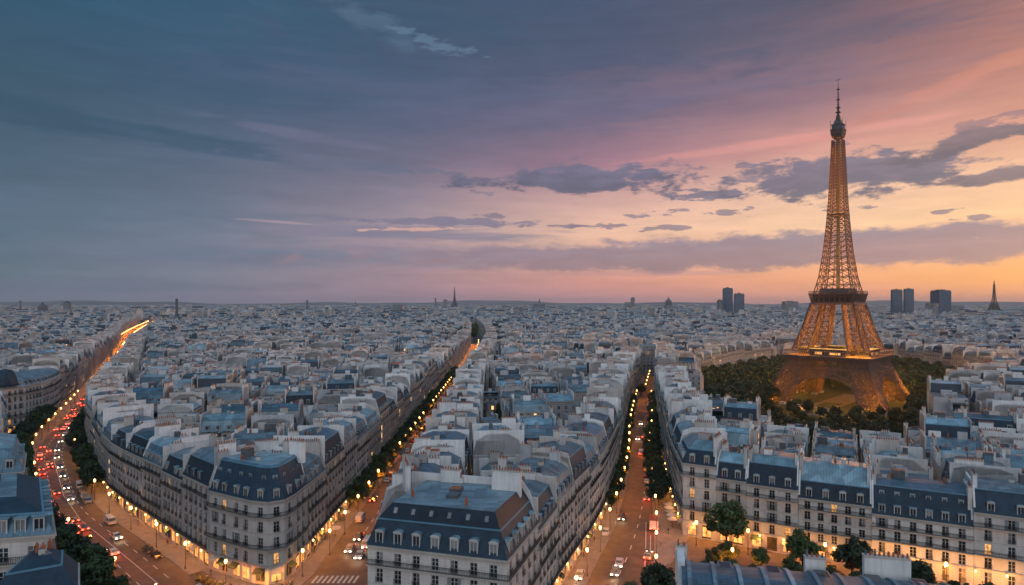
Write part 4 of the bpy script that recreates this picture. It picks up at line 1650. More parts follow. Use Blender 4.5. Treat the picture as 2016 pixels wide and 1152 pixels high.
# low hills on the horizon
hb = MB()
N = 90
for (rad, hgt, nm) in ((15000, 95, 0), (19000, 150, 1)):
    for i in range(N):
        def hh(k):
            a = -R(50) + k * R(100) / N
            return a, hgt * (.55 + .25 * math.sin(a * 9 + nm * 2) + .2 * math.sin(a * 23 + 1.3 + nm) + .08 * math.sin(a * 61))
        (a0, h0), (a1, h1) = hh(i), hh(i + 1)
        for (r0, z0, z1), (r1, w0, w1) in zip(((rad - 1500, 0, 0), (rad, h0, h1), (rad + 1500, 0, 0)), ((rad, h0, h1), (rad + 1500, 0, 0))):
            hb.poly([(r0 * math.sin(a0), r0 * math.cos(a0), z0), (r0 * math.sin(a1), r0 * math.cos(a1), z1),
                     (r1 * math.sin(a1), r1 * math.cos(a1), w1), (r1 * math.sin(a0), r1 * math.cos(a0), w0)], GRND)
tag(hb.build('hills'), None, None, None, 'structure')

# ---------------------------------------------------------------- iron tower
IRONT = mat('tower_iron', (.105, .07, .06), .7, .1, var=.25, vs=.8)
IRONL = mat('tower_iron_pale', (.13, .09, .085), .7, .1, var=.2, vs=.8)
TWX, TWY, TROT = 205.5, 400.0, R(-44)


def interp(t, pts):
    for (a, va), (b, vb) in zip(pts, pts[1:]):
        if t <= b:
            return va + (vb - va) * (t - a) / (b - a)
    return pts[-1][1]


HO = [(0, 34.0), (10, 29.3), (20, 25.2), (27, 22.6), (34, 20.4), (45, 16.6), (61, 12.6), (69, 11.0), (77, 9.0), (93, 6.9), (109, 5.5), (125, 4.5), (141, 3.8), (157, 3.2), (166, 2.9)]
WI = [(0, 12.5), (27, 9.6), (34, 9.0), (61, 6.8)]


def face_x(mb, P, lv, n, r1, r2, m, horiz=True):
    """lattice on one face: P(t, z) with t in 0..1 across the face"""
    for z0, z1 in zip(lv, lv[1:]):
        if horiz:
            mb.bar(P(0, z1), P(1, z1), r1, m)
        for k in range(n):
            a, b = k / n, (k + 1) / n
            mb.bar(P(a, z0), P(b, z1), r2, m)
            mb.bar(P(b, z0), P(a, z1), r2, m)
            if k:
                mb.bar(P(a, z0), P(a, z1), r2, m)


def make_tower(detail, m, ml, name, label, cat, lights=True, scale=1.0, loc=(0, 0, 0), rz=0, fat=1.0):
    class MBF(MB):
        def bar(s, p, q, r, mm, r2=None, n=4):
            MB.bar(s, p, q, r * fat, mm, None if r2 is None else r2 * fat, n)
    root = thing(name, label, cat, loc, rz)
    if scale != 1.0:
        root.scale = (scale,) * 3

    def leg(sx, sy, lv, n, nm):
        mb = MBF()
        def C(cx, cy):
            def f(z):
                h, w = interp(z, HO), interp(z, WI)
                return (sx * (h - w * cx), sy * (h - w * cy), z)
            return f
        cs = [C(0, 0), C(1, 0), C(1, 1), C(0, 1)]
        for c in cs:
            for z0, z1 in zip(lv, lv[1:]):
                mb.bar(c(z0), c(z1), .55, m)
        for i in range(4):
            a, b = cs[i], cs[(i + 1) % 4]
            P = lambda t, z, a=a, b=b: tuple(a(z)[k] + (b(z)[k] - a(z)[k]) * t for k in range(3))
            face_x(mb, P, lv, n, .34 if lv[0] == 0 else .30, .31 if lv[0] == 0 else .22, m)
        if lv[0] == 0:
            o = MB()
            h, w = 34.0, 12.5
            for (cx, cy) in ((0, 0), (1, 0), (1, 1), (0, 1)):
                x, y = sx * (h - w * cx), sy * (h - w * cy)
                mb.box(x - 1.6, x + 1.6, y - 1.6, y + 1.6, 0, 1.6, TRIM)
        return mb.build(nm, root)

    lv1 = [0, 3.6, 7.2, 10.8, 14.4, 18, 21.6, 25, 28]
    lv2 = [33, 36.4, 39.8, 43.2, 46.6, 50, 53.4, 57, 61]
    if not detail:
        lv1, lv2 = lv1[::2], lv2[::2]
    for sx in (-1, 1):
        for sy in (-1, 1):
            leg(sx, sy, lv1, 3 if detail else 1, 'leg')
            leg(sx, sy, lv2, 2 if detail else 1, 'upper_leg')
    # arches and the truss belt above them, on the four sides
    for k in range(4):
        ca, sa = math.cos(k * math.pi / 2), math.sin(k * math.pi / 2)
        def Q(x, z, back=0.0, ca=ca, sa=sa):
            y = -(interp(z, HO) + .15 - back)
            return (ca * x - sa * y, sa * x + ca * y, z)
        mb = MBF()
        n = 30 if detail else 10
        pts = []
        for i in range(n + 1):
            t = math.pi * i / n
            x = -math.cos(t)
            z = math.sin(t)
            pts.append((x * 20.0 * (1 - .0 * z), 3.0 + z ** .9 * 14.6, x * 22.0, 3.0 + z ** .9 * 17.0))
        for (a, b) in zip(pts, pts[1:]):
            for bk in (0, 1.3):
                mb.bar(Q(a[0], a[1], bk), Q(b[0], b[1], bk), .30, ml)
                mb.bar(Q(a[2], a[3], bk), Q(b[2], b[3], bk), .26, ml)
                mb.bar(Q(a[0], a[1], bk), Q(b[2], b[3], bk), .13, ml)
                mb.bar(Q(a[2], a[3], bk), Q(b[0], b[1], bk), .13, ml)
            mb.bar(Q(a[0], a[1], 0), Q(a[0], a[1], 1.3), .15, ml)
            mb.poly([Q(a[0], a[1], 0), Q(b[0], b[1], 0), Q(b[0], b[1], 1.3), Q(a[0], a[1], 1.3)], ml)
        mb.build('arch', root)
        if detail:
            mb = MBF()
            for i in range(1, n):            # spandrel posts up to the belt
                x, z = pts[i][2], pts[i][3]
                if abs(x) < 17.5 and z < 21:
                    mb.bar(Q(x, z), Q(x, 21.4), .14, m)
                    x2, z2 = pts[i + 1][2], pts[i + 1][3]
                    if abs(x2) < 18 and z2 < 21:
                        mb.bar(Q(x, z), Q(x2, 21.4), .11, m)
                        mb.bar(Q(x2, z2), Q(x, 21.4), .11, m)
            nb = 26
            for z0, z1, rr_, nx in ((21.4, 24.0, .20, nb), (24.0, 27.2, .22, nb * 2)):
                w0, w1 = interp(z0, HO), interp(z1, HO)
                mb.bar(Q(-w0, z0), Q(w0, z0), .34, m)
                mb.bar(Q(-w1, z1), Q(w1, z1), .34, m)
                for i in range(nx):
                    a, b = -1 + 2 * i / nx, -1 + 2 * (i + 1) / nx
                    mb.bar(Q(a * w0, z0), Q(a * w1, z1), rr_, m)
                    if nx == nb:
                        mb.bar(Q(a * w0, z0), Q(b * w1, z1), .16, m)
                        mb.bar(Q(b * w0, z0), Q(a * w1, z1), .16, m)
            mb.build('truss_belt', root)
    # first platform
    mb = MBF()
    def ring(z0, z1, ho, hi, mm, mt=None):
        for (x0, x1, y0, y1) in ((-ho, ho, -ho, -hi), (-ho, ho, hi, ho), (-ho, -hi, -hi, hi), (hi, ho, -hi, hi)):
            mb.box(x0, x1, y0, y1, z0, z1, mm, mt or mm)
    ring(27.2, 29.4, 24.0, 11.5, m)
    ring(29.4, 29.9, 25.2, 11.0, ml)
    for k in range(4):
        ca, sa = math.cos(k * math.pi / 2), math.sin(k * math.pi / 2)
        nn_ = 40 if detail else 8
        for i in range(nn_ + 1):
            x = -24.9 + 49.8 * i / nn_
            for y in (-24.9,):
                p = (ca * x - sa * y, sa * x + ca * y)
                mb.bar((p[0], p[1], 29.9), (p[0], p[1], 32.6), .10, ml)
                q_ = (ca * x - sa * -24.1, sa * x + ca * -24.1)
                mb.bar((q_[0], q_[1], 27.2), (p[0], p[1], 29.4), .16, ml)
        for z, r in ((31.0, .1), (32.8, .3), (30.4, .1)):
            a, b = (-24.9, -24.9), (24.9, -24.9)
            A_ = (ca * a[0] - sa * a[1], sa * a[0] + ca * a[1], z)
            B_ = (ca * b[0] - sa * b[1], sa * b[0] + ca * b[1], z)
            mb.bar(A_, B_, r, ml)
    mb.build('first_platform', root)
    if detail:
        for k in range(4):
            mb = MBF()
            mb.box(-10.5, 10.5, -20.5, -13.5, 29.9, 33.6, GLASS, LEAD)
            for i in range(15):
                x = -10.5 + 21 * i / 14
                mb.box(x - .12, x + .12, -20.65, -20.5, 29.9, 33.6, ml)
            mb.box(-11, 11, -21, -13, 33.6, 34.0, ml, ZINC[2])
            mb.box(-7, -3.2, -20.6, -20.52, 30.6, 32.2, LITS)
            mb.box(1.0, 7.6, -20.6, -20.52, 30.6, 32.0, LITS)
            o = mb.build('pavilion', root)
            o.rotation_euler = (0, 0, k * math.pi / 2)
    # second platform
    mb = MBF()
    def hull(z0, h0, z1, h1, mm):
        a = [(-h0, -h0, z0), (h0, -h0, z0), (h0, h0, z0), (-h0, h0, z0)]
        b = [(-h1, -h1, z1), (h1, -h1, z1), (h1, h1, z1), (-h1, h1, z1)]
        for i in range(4):
            j = (i + 1) % 4
            mb.poly([a[i], a[j], b[j], b[i]], mm)
        mb.poly(b, mm)
        mb.poly(a[::-1], mm)
    hull(61, 12.9, 62, 13.1, ml)
    hull(62, 12.2, 67.2, 11.4, m)
    hull(67.2, 13.3, 68.0, 13.6, ml)
    for k in range(4):
        ca, sa = math.cos(k * math.pi / 2), math.sin(k * math.pi / 2)
        for i in range(25 if detail else 5):
            x = -13.2 + 26.4 * i / 24
            for (y0, z0, y1, z1, r) in ((-13.3, 68, -13.3, 69.4, .08), (-12.0 * 1.0, 62.4, -13.1, 67.2, .16)):
                xs = x * (1 if z0 > 67 else .92)
                mb.bar((ca * xs - sa * y0, sa * xs + ca * y0, z0), (ca * x - sa * y1, sa * x + ca * y1, z1), r, ml)
        mb.bar((ca * -13.3 + sa * 13.3, sa * -13.3 - ca * 13.3, 69.5), (ca * 13.3 + sa * 13.3, sa * 13.3 - ca * 13.3, 69.5), .12, ml)
        if detail:
            for i in range(7):
                x = -9 + 3 * i
                y = -12.35
                q = [(x - .9, y), (x + .9, y), (x + .9, y + .3), (x - .9, y + .3)]
                q = [(ca * a - sa * b, sa * a + ca * b) for a, b in q]
                mb.prism(q, 63.2, 65.4, VOID)
    mb.box(-8.5, 8.5, -8.5, 8.5, 68.0, 71.2, LEAD, ZINC[2])
    mb.build('second_platform', root)
    # upper shaft
    mb = MBF()
    lv = [68]
    z = 68
    while z < 164:
        z += max(1.7, interp(z, HO) * .50)
        lv.append(min(z, 166))
    if not detail:
        lv = lv[::3] + [166]
    cor = lambda sx, sy, z: (sx * interp(z, HO), sy * interp(z, HO), z)
    for sx in (-1, 1):
        for sy in (-1, 1):
            for z0, z1 in zip(lv, lv[1:]):
                mb.bar(cor(sx, sy, z0), cor(sx, sy, z1), .34 if z0 < 110 else .26, m)
                if z0 < 118 and detail:
                    f = .38
                    for (fx, fy) in ((1 - f, 1), (1, 1 - f)):
                        h0, h1 = interp(z0, HO), interp(z1, HO)
                        g0 = 1 - (1 - fx) * (1 + (z0 - 68) / 80), 1 - (1 - fy) * (1 + (z0 - 68) / 80)
                        mb.bar((sx * h0 * g0[0], sy * h0 * g0[1], z0), (sx * h1 * g0[0], sy * h1 * g0[1], z1), .2, m)
    for k in range(4):
        ca, sa = math.cos(k * math.pi / 2), math.sin(k * math.pi / 2)
        def P(t, z, ca=ca, sa=sa):
            h = interp(z, HO)
            x, y = (2 * t - 1) * h, -h
            return (ca * x - sa * y, sa * x + ca * y, z)
        face_x(mb, P, lv, 2 if detail else 1, .26, .20, m)
        if detail:
            for z in (100, 117, 134, 150):
                pass
    mb.box(-.9, .9, -.9, .9, 71, 166, LEAD)
    mb.build('upper_shaft', root)
    if detail:
        mb = MBF()
        for z, h in ((117, 5.3),):
            mb.box(-h, h, -h, h, z, z + .7, m)
        mb.build('middle_platform', root)
    # cabin and mast
    mb = MBF()
    h = 2.9
    for z0, h0, z1, h1, mm in ((166, 2.8, 168.5, 3.4, m), (168.5, 3.5, 170.6, 3.5, m), (170.6, 3.8, 171.1, 3.8, ml), (171.1, 3.1, 174, 2.9, LEAD), (174, 3.3, 174.5, 3.3, ml), (174.5, 2.3, 177.0, 1.7, LEAD), (177, 1.3, 180.5, .8, m)):
        hull(z0, h0, z1, h1, mm)
    for sx in (-1, 1):
        for sy in (-1, 1):
            mb.bar((sx * 3.5, sy * 3.5, 171), (sx * 3.5, sy * 3.5, 177.2), .12, LEAD)
    mb.build('top_cabin', root)
    mb = MBF()
    mb.bar((0, 0, 179.5), (0, 0, 190), .75, m, .4, 8)
    mb.bar((0, 0, 190), (0, 0, 198), .38, m, .24, 6)
    mb.bar((0, 0, 198), (0, 0, 203), .16, m, .1, 6)
    for z, r in ((182, 1.3), (185, 1.1), (190, .95), (196.5, .8)):
        mb.box(-r, r, -r, r, z, z + .35, LEAD)
    for z in (183, 184.4, 187, 192, 194):
        mb.bar((-1.1, 0, z), (1.1, 0, z), .08, LEAD)
        mb.bar((0, -1.1, z), (0, 1.1, z), .08, LEAD)
    mb.bar((-1.4, 0, 202.6), (1.4, .0, 202.9), .16, LEAD)
    mb.build('mast', root)
    if lights:
        for sx in (-1, 1):
            for sy in (-1, 1):
                for z, p in ((1.8, 30000), (5.0, 20000), (9.5, 12000), (33.0, 13000), (37.5, 10000), (43, 13000), (48, 8000), (53, 11000), (58, 4000)):
                    h, w = interp(z, HO), interp(z, WI)
                    point_light((sx * (h - w / 2), sy * (h - w / 2), z), p * (5.5 if z > 30 else 5), (1.0, .35, .025), .25, root, 'floodlight')
                h = 36.5
                for (qx, qy) in ((h + 2.5, h - 7), (h - 7, h + 2.5)):  # extra spots added outside the legs to brighten their outer faces
                    spot_light((sx * qx, sy * qy, 1.0), 120000, (1.0, .35, .025), .4, root, 'floodlight', 55).rotation_euler = \
                        Vector((-sx * (qx - h + 9) * -1, -sy * (qy - h + 9) * -1, -6.5)).to_track_quat('Z', 'Y').to_euler()
        for z, p in ((73, 2600), (79, 3200), (86, 3200), (93, 2800), (101, 2600), (109, 2400), (118.5, 2200), (126, 2200), (134, 1900), (142, 1900), (150, 1500), (158, 1200)):
            for s in (-1, 1):
                hh_ = interp(z, HO) * .55
                point_light((s * hh_, -hh_ * .6, z), p * 6.5, (1.0, .32, .02), .3, root, 'floodlight')
    for ch in root.children:
        if ch.type == 'LIGHT':
            ch.data.volume_factor = .04
    return root


make_tower(True, IRONT, IRONL, 'lattice_tower', 'tall four-legged iron lattice tower lit gold from inside, standing in the park', 'tower', loc=(TWX, TWY, 0), rz=TROT)
FART = mat('far_iron', (.10, .085, .08), .8, var=.1)
make_tower(False, FART, FART, 'lattice_tower', 'small unlit lattice tower on the horizon right of the slab blocks', 'tower', lights=False, scale=.86, loc=(2278, 3000, 0), rz=.2, fat=5)
make_tower(False, FART, FART, 'lattice_tower', 'tiny lattice tower silhouette on the centre of the horizon', 'tower', lights=False, scale=1.0, loc=(-498, 5500, 0), rz=.4, fat=7)

# ---------------------------------------------------------------- skyline
TB = mat('curtain_wall', (.06, .10, .15), .35, .2, var=.15, vs=.02, extra=winpat(6, 4, .2, .85, .2, .75, (.04, .07, .11), .7, .0))
TB2 = mat('slab_concrete', (.20, .21, .23), .8, var=.15, vs=.02, extra=winpat(6, 4, .25, .8, .25, .7, (.06, .07, .09), .8, .01))


def slab(px0, px1, pytop, D, label, name='tower_block', depth=30, m=TB, cat='tower block', wings=(), rz=0.0, plant=True):
    x0, x1 = (px0 - 1008) / FPX * D, (px1 - 1008) / FPX * D
    z = CAM_Z + (597 - pytop) / FPX * D
    r = thing(name, label, cat, ((x0 + x1) / 2, D, 0), rz)
    w = (x1 - x0) / 2
    mb = MB()
    mb.box(-w, w, 0, depth, 0, z - (4 if plant else 0), m, LEAD)
    mb.build('wall', r)
    if plant:
        mb = MB()
        mb.box(-w * .93, w * .93, 1.5, depth - 1.5, z - 4, z, LEAD)
        mb.box(-w * .3, w * .2, 6, depth - 6, z, z + 3, LEAD)
        mb.build('plant_room', r)
    for (a, b, zt) in wings:
        mb = MB()
        mb.box(w * a, w * b, 3, depth - 3, 0, CAM_Z + (597 - zt) / FPX * D, TB2, LEAD)
        mb.build('wing', r)
    return r


slab(1424.5, 1443, 567, 2400, 'taller slab tower on the horizon left of the iron tower', depth=12)
slab(1447, 1465.5, 578, 2300, 'shorter slab tower right of the taller one on the horizon', depth=12)
slab(1416, 1423, 591, 2600, 'low block left of the taller slab tower', m=TB2)
slab(1757, 1777, 570, 2500, 'left slab of the twin towers right of the iron tower', depth=12)
slab(1782, 1799.5, 568.5, 2560, 'right slab of the twin towers right of the iron tower', depth=12)
slab(1849, 1873, 571.5, 2300, 'dark tower with low wings left of the small lattice tower', wings=((-1.9, -1, 597), (1, 3.2, 602)), depth=50)
slab(1547, 1572, 593.5, 3800, 'pale twin block on the horizon just left of the iron tower', m=TB2, depth=60)
slab(1244, 1250, 586, 5200, 'thin tower on the horizon above the right street', m=TB2, depth=50, wings=((-5, -1, 595),))
slab(873, 880, 590, 5500, 'small square tower left of the tiny lattice tower', m=TB2)
slab(856, 858.5, 587, 5500, 'needle-thin tower left of the tiny lattice tower', m=TB2, plant=False)
slab(345.2, 348.6, 588, 1750, 'thin dark chimney tower above the end of the left avenue', name='chimney_tower', cat='chimney', m=LEAD, depth=5, plant=False)
slab(602.5, 605.5, 591, 3600, 'dark slender tower on the horizon left of centre', m=TB, depth=12)
slab(124, 134, 594, 2600, 'squat dark tower on the left horizon', m=TB2, depth=20)
slab(37, 40, 592, 3000, 'thin pale tower at the far left horizon', m=TB2, depth=8, plant=False)
slab(765, 803, 611, 2700, 'big dark hall in the distant roofs left of centre', m=TB, depth=60, wings=((-.6, .2, 600),), cat='hall', name='exhibition_hall')
slab(1155, 1285, 0, 1, 'x') if False else None


def spire(px, pytop, D, w, label, kind):
    z = CAM_Z + (597 - pytop) / FPX * D
    r = thing('church', label, 'church', ((px - 1008) / FPX * D, D, 0))
    mb = MB()
    if kind == 'dome':
        mb.box(-w, w, -w, w, 0, z * .45, TB2)
        mb.build('wall', r)
        mb = MB()
        mb.lathe([(w * .85, z * .45), (w * .85, z * .62), (w * .8, z * .70), (w * .5, z * .80), (w * .18, z * .86), (w * .18, z * .92), (0, z)], LEAD, 14)
        mb.build('dome', r)
    else:
        mb.box(-w, w, -w * .4, w * .4, 0, z * .42, TB2)
        for s in (-1, 1):
            mb.poly([(-w, s * w * .42, z * .41), (w, s * w * .42, z * .41), (w, 0, z * .58), (-w, 0, z * .58)], LEAD)
        mb.build('nave', r)
        mb = MB()
        t = w * .22
        mb.box(-t, t, -t, t, 0, z * .62, TB2)
        mb.lathe([(t * 1.1, z * .62), (0, z)], LEAD, 6)
        mb.build('steeple', r)


spire(1316, 584, 4200, 26, 'domed church on the horizon right of centre', 'dome')
spire(1062, 587, 4600, 40, 'spired church on the horizon near the centre', 'spire')
spire(700, 591, 4800, 22, 'church with thin steeple left of centre on the horizon', 'spire')
spire(84, 594, 2800, 22, 'low domed church at the left of the horizon', 'dome')
spire(668, 610, 2300, 12, 'small church with pale steeple among the distant roofs', 'spire')
spire(1857, 640, 1150, 9, 'white pointed church tower in the roofs right of the iron tower', 'spire')

spire(560, 640, 1500, 16, 'church with pointed steeple among the roofs above the corner house', 'spire')
spire(1140, 655, 1000, 12, 'domed church among the roofs above the centre block', 'dome')
spire(430, 628, 1900, 16, 'domed church in the left distance beside the avenue end', 'dome')
spire(1560, 645, 1100, 9, 'church steeple just left of the iron tower', 'spire')
# ---------------------------------------------------------------- trees
def crown_mesh(seed, h=6.5, r=4.0, n=1700, leaf=.55, m=None, lumps=34):
    rn = random.Random(seed)
    mb = MB()
    cs = []
    for i in range(lumps):
        while True:
            x, y, z = rn.uniform(-1, 1), rn.uniform(-1, 1), rn.uniform(-1, 1)
            q = x * x + y * y + z * z
            if q < 1:
                break
        k = .84
        cs.append((x * r * k, y * r * k, z * h * .5 * k, rn.uniform(.15, .36) * r))
    for i in range(n):
        cx, cy, cz, cr = rn.choice(cs)
        d = Vector((rn.gauss(0, 1), rn.gauss(0, 1), rn.gauss(0, 1)))
        if d.length < 1e-3:
            continue
        d.normalize()
        rad = cr * rn.uniform(.3, 1.12) ** .7
        p = Vector((cx, cy, cz)) + d * rad
        nrm = (d + Vector((rn.uniform(-.9, .9), rn.uniform(-.9, .9), rn.uniform(-.4, 1.0)))).normalized()
        a = nrm.orthogonal().normalized()
        a = Matrix.Rotation(rn.uniform(0, 6.28), 3, nrm) @ a
        b = nrm.cross(a)
        s = leaf * rn.uniform(.5, 1.15)
        p = p + Vector((0, 0, h * .5))
        mb.poly([tuple(p + a * s), tuple(p + b * s * .6), tuple(p - a * s), tuple(p - b * s * .6)], m)
    return mb.mesh('crown')


def trunk_mesh(seed, th, top, r=.28):
    rn = random.Random(seed)
    mb = MB()
    mb.bar((0, 0, 0), (rn.uniform(-.1, .1), 0, th), r, BARK, r * .7, 7)
    for i in range(6):
        a = 6.28 * i / 6 + rn.uniform(-.4, .4)
        z0 = th * rn.uniform(.75, 1.0)
        L = rn.uniform(1.6, 2.8)
        mid = (math.cos(a) * L * .5, math.sin(a) * L * .5, z0 + top * .28)
        mb.bar((0, 0, z0), mid, r * .5, BARK, r * .3, 5)
        mb.bar(mid, (math.cos(a) * L, math.sin(a) * L, z0 + top * .6), r * .3, BARK, r * .1, 5)
    mb.bar((0, 0, th), (0, 0, th + top * .7), r * .6, BARK, r * .15, 6)
    return mb.mesh('trunk')


CROWN = [crown_mesh(i, 7.0, 4.2, 3000, .50, LEAF[i % 2]) for i in range(5)]
CROWNP = [crown_mesh(20 + i, 8.0, 5.4, 2600, .66, LEAF[1], 36) for i in range(4)]
TRUNK = [trunk_mesh(i, 3.6, 5.0) for i in range(3)]


def tree(x, y, h, label, group=None, kind='avenue', z=0.0):
    t = thing('tree', label, 'tree', (x, y, z), rs.uniform(0, 6.28), group)
    s = h / 11.0
    link('trunk', rs.choice(TRUNK), t, sc=(s, s, s))
    c = link('crown', rs.choice(CROWNP if kind == 'park' else CROWN), t, (0, 0, 3.1 * s), rs.uniform(0, 6.28), (s * rs.uniform(.9, 1.12), s * rs.uniform(.9, 1.12), s * rs.uniform(.92, 1.08)))
    return t


def tree_row(path, off, s0, s1, step, h, label, group):
    s = s0
    while s < s1:
        p = path.at(s, off + rs.uniform(-.5, .5))
        tree(p[0], p[1], rs.uniform(*h), label, group)
        s += step * rs.uniform(.85, 1.15)


tree_row(PA, 22.5, 4, 250, 7.2, (10, 12.5), 'leafy plane tree in the thick row left of the left avenue', 'trees left of the left avenue')
tree_row(PA, 28.0, 4, 120, 8.5, (10, 13), 'leafy tree in the back row left of the left avenue', 'back row of trees left of the left avenue')
tree_row(PA, 3.2, 88, 330, 8, (9, 11), 'leafy tree against the houses right of the left avenue', 'trees right of the left avenue')
for i, (x, y, h) in enumerate(((-79, 126, 13), (-72, 119, 13.5), (-66, 112, 13), (-84, 118, 14), (-77, 110, 14), (-90, 127, 14), (-96, 138, 13), (-71, 104, 13), (-86, 135, 12.5))):
    tree(x - 4.5, y, h - 1, 'dark leafy tree in the clump beside the tall house at lower left', 'clump of trees at lower left')
tree_row(PB, -2.6, 38, 400, 8.5, (8, 10.5), 'leafy tree along the left pavement of the middle street', 'trees along the middle street')
tree_row(KL, 2.2, 92, 300, 9.5, (7, 9), 'leafy tree on the left pavement of the right street', 'trees left of the right street')
tree_row(KR, -2.0, 100, 300, 8.5, (8, 10.5), 'leafy tree on the right pavement of the right street', 'trees right of the right street')
tree(86.5, 424, 9, 'round dark tree in the middle of the far end of the right street')
for (x, y, h, lab) in ((53.4, 158.0, 13.6, 'tallest tree of the square, in front of the narrow cream houses'),
                       (66.8, 146.0, 10.5, 'round tree in the square in front of the lit yellow ground floor'),
                       (75.8, 141.5, 10.6, 'wide round tree in the square beside the wide cream house'),
                       (81.5, 136.5, 8.0, 'young tree before the wide cream house, first from the left'),
                       (86.6, 134.0, 8.4, 'young tree before the wide cream house, second from the left'),
                       (28.6, 126.0, 11.0, 'big tree at the bottom beside the ribbed zinc roof'),
                       (23.6, 121.0, 9.0, 'smaller tree at the bottom edge left of the ribbed zinc roof')):
    tree(x, y, h, lab)
for i, (x, y, h) in enumerate(((44, 142, 5.5), (48.5, 141, 6), (53, 139.5, 5.5), (57, 137, 6), (61, 134.5, 5.0), (40.5, 141, 5.0), (46, 137, 5.5), (65, 131, 5.5), (70, 128, 5.5), (51, 150, 6.5), (57, 146, 6), (62, 141, 6.5), (69, 137, 6), (74, 134, 6.5), (79, 130, 6), (90, 128, 7), (95, 126, 7), (47, 147, 6))):
    tree(x, y, h, 'low bushy tree in the planted strip of the square', 'low trees in the square')
# the park round the iron tower
sp_ = []
for _ in range(4000):
    x, y = rs.uniform(95, 362), rs.uniform(250, 610)
    if not in_poly((x, y), PARK):
        continue
    u, v = x - TWX, y - TWY
    ca, sa = math.cos(-TROT), math.sin(-TROT)
    lx, ly = ca * u - sa * v, sa * u + ca * v
    if abs(lx) < 30 and abs(ly) < 41 or abs(lx) < 41 and abs(ly) < 30:
        continue
    if abs(lx) < 9 and -56 < ly < 0:
        continue
    pxx = 1008 + FPX * x / y
    if 1600 < pxx < 1782 and 345 < y < 368:
        continue
    if any((x - a) ** 2 + (y - b) ** 2 < (62 if y < 350 else 82) for a, b in sp_):
        continue
    if y > 470 and len(sp_) % 3 == 0 and rs.random() < .3:
        continue
    sp_.append((x, y))
sp_.sort(key=lambda p: p[1])
for (x, y) in sp_[:105]:
    lx = x - TWX
    side = 'left of the iron tower' if lx < -32 else ('right of the iron tower' if lx > 34 else ('in front of the iron tower' if y < TWY else 'behind the iron tower'))
    tree(x, y, rs.uniform(5, 7.5) if 1500 < 1008 + FPX * x / y < 1790 and 292 < y < 378 else rs.uniform(7.5, 10) if 1500 < 1008 + FPX * x / y < 1790 and y < 300 else rs.uniform(9, 15.5), 'dark green park tree in the mass ' + side, 'park trees ' + side, 'park')
SMALLC = [crown_mesh(60 + i, 8.0, 5.4, 650, 1.15, LEAF[1], 20) for i in range(2)]
mv, mf = [], []
for k, (x, y) in enumerate(sp_[105:]):
    me = SMALLC[k % 2]
    s = rs.uniform(1.1, 1.4)
    a = rs.uniform(0, 6)
    ca, sa = math.cos(a) * s, math.sin(a) * s
    b0 = len(mv)
    mv.extend((x + ca * v.co.x - sa * v.co.y, y + sa * v.co.x + ca * v.co.y, 3.4 + v.co.z * s) for v in me.vertices)
    mf.extend(tuple(i + b0 for i in p.vertices) for p in me.polygons)
me = bpy.data.meshes.new('park_woodland')
me.from_pydata(mv, [], mf)
me.materials.append(LEAF[1])
tag(link('park_woodland', me), 'dark massed treetops at the back of the park behind the iron tower', None, None, 'stuff')
print('park trees', len(sp_))
c_ = crown_mesh(99, 22, 17, 2600, 1.6, LEAF[1], 26)
t_ = thing('tree', 'huge dark round treetop at the far end of the lit left avenue', 'tree', (-745, 1420, 0))
link('crown', c_, t_, (0, 0, 1))
link('trunk', TRUNK[0], t_, sc=(3, 3, 2))
for i, (x, y) in enumerate(((-70, 940), (-73, 990), (-77, 1050), (-80, 1110), (-84, 1180), (-72, 900), (-60, 1000), (-64, 1080), (-68, 1160))):
    _t = tree(x, y, 30, 'tall dark tree closing the far end of the middle street', 'dark trees at the end of the middle street')
    _t.scale = (.55, .55, 1.0)
for k, (x, y) in enumerate(((-150, 330), (-118, 268), (-2, 300), (22, 352), (-8, 214), (-190, 420), (-96, 236), (40, 420), (-140, 470), (-60, 330), (-230, 500))):
    tree(x, y, rs.uniform(17, 21), 'treetop rising from a courtyard among the rear buildings', 'courtyard trees')
# paths and lawns below the tower
mb = MB()
TW = lambda x, y: (TWX + math.cos(TROT) * x - math.sin(TROT) * y, TWY + math.sin(TROT) * x + math.cos(TROT) * y)
q = [TW(-8, -62), TW(8, -62), TW(8, 40), TW(-8, 40)]
mb.poly([(x, y, .035) for x, y in q], SAND)
tag(mb.build('park_path'), None, None, None, 'structure')
mb = MB()
for (y0, y1) in ((-56, -36), (-30, -8)):
    q = [TW(-5, y0), TW(5, y0), TW(5, y1), TW(-5, y1)]
    mb.poly([(x, y, .045) for x, y in q], GRASS)
tag(mb.build('lawn'), None, None, None, 'structure')
kio = thing('kiosk', 'small lit kiosk on the gravel under the iron tower', 'kiosk', TW(-6, -50) + (0.04,), TROT)
mb = MB()
mb.box(-3, 3, -1.6, 1.6, 0, 2.8, FRAME)
mb.box(-2.6, 2.6, -1.66, -1.61, .8, 2.3, LITS)
mb.build('wall', kio)
mb = MB()
mb.box(-3.6, 3.6, -2.2, 2.2, 2.8, 3.05, LEAD)
mb.build('roof', kio)
for (lx, ly, p) in ((6, -46, 3500), (-9, -50, 2500)):
    x, y = TW(lx, ly)
    point_light((x, y, 5), p * .35, (1.0, .45, .10), .4, None, 'park_light')

# ---------------------------------------------------------------- street lamps
def mesh_lamp():
    b = MB()
    b.lathe([(.16, 0), (.16, .5), (.09, .7), (.07, 5.2), (.12, 5.3), (.12, 5.5)], IRON, 8)
    return b.mesh('lamp_post')


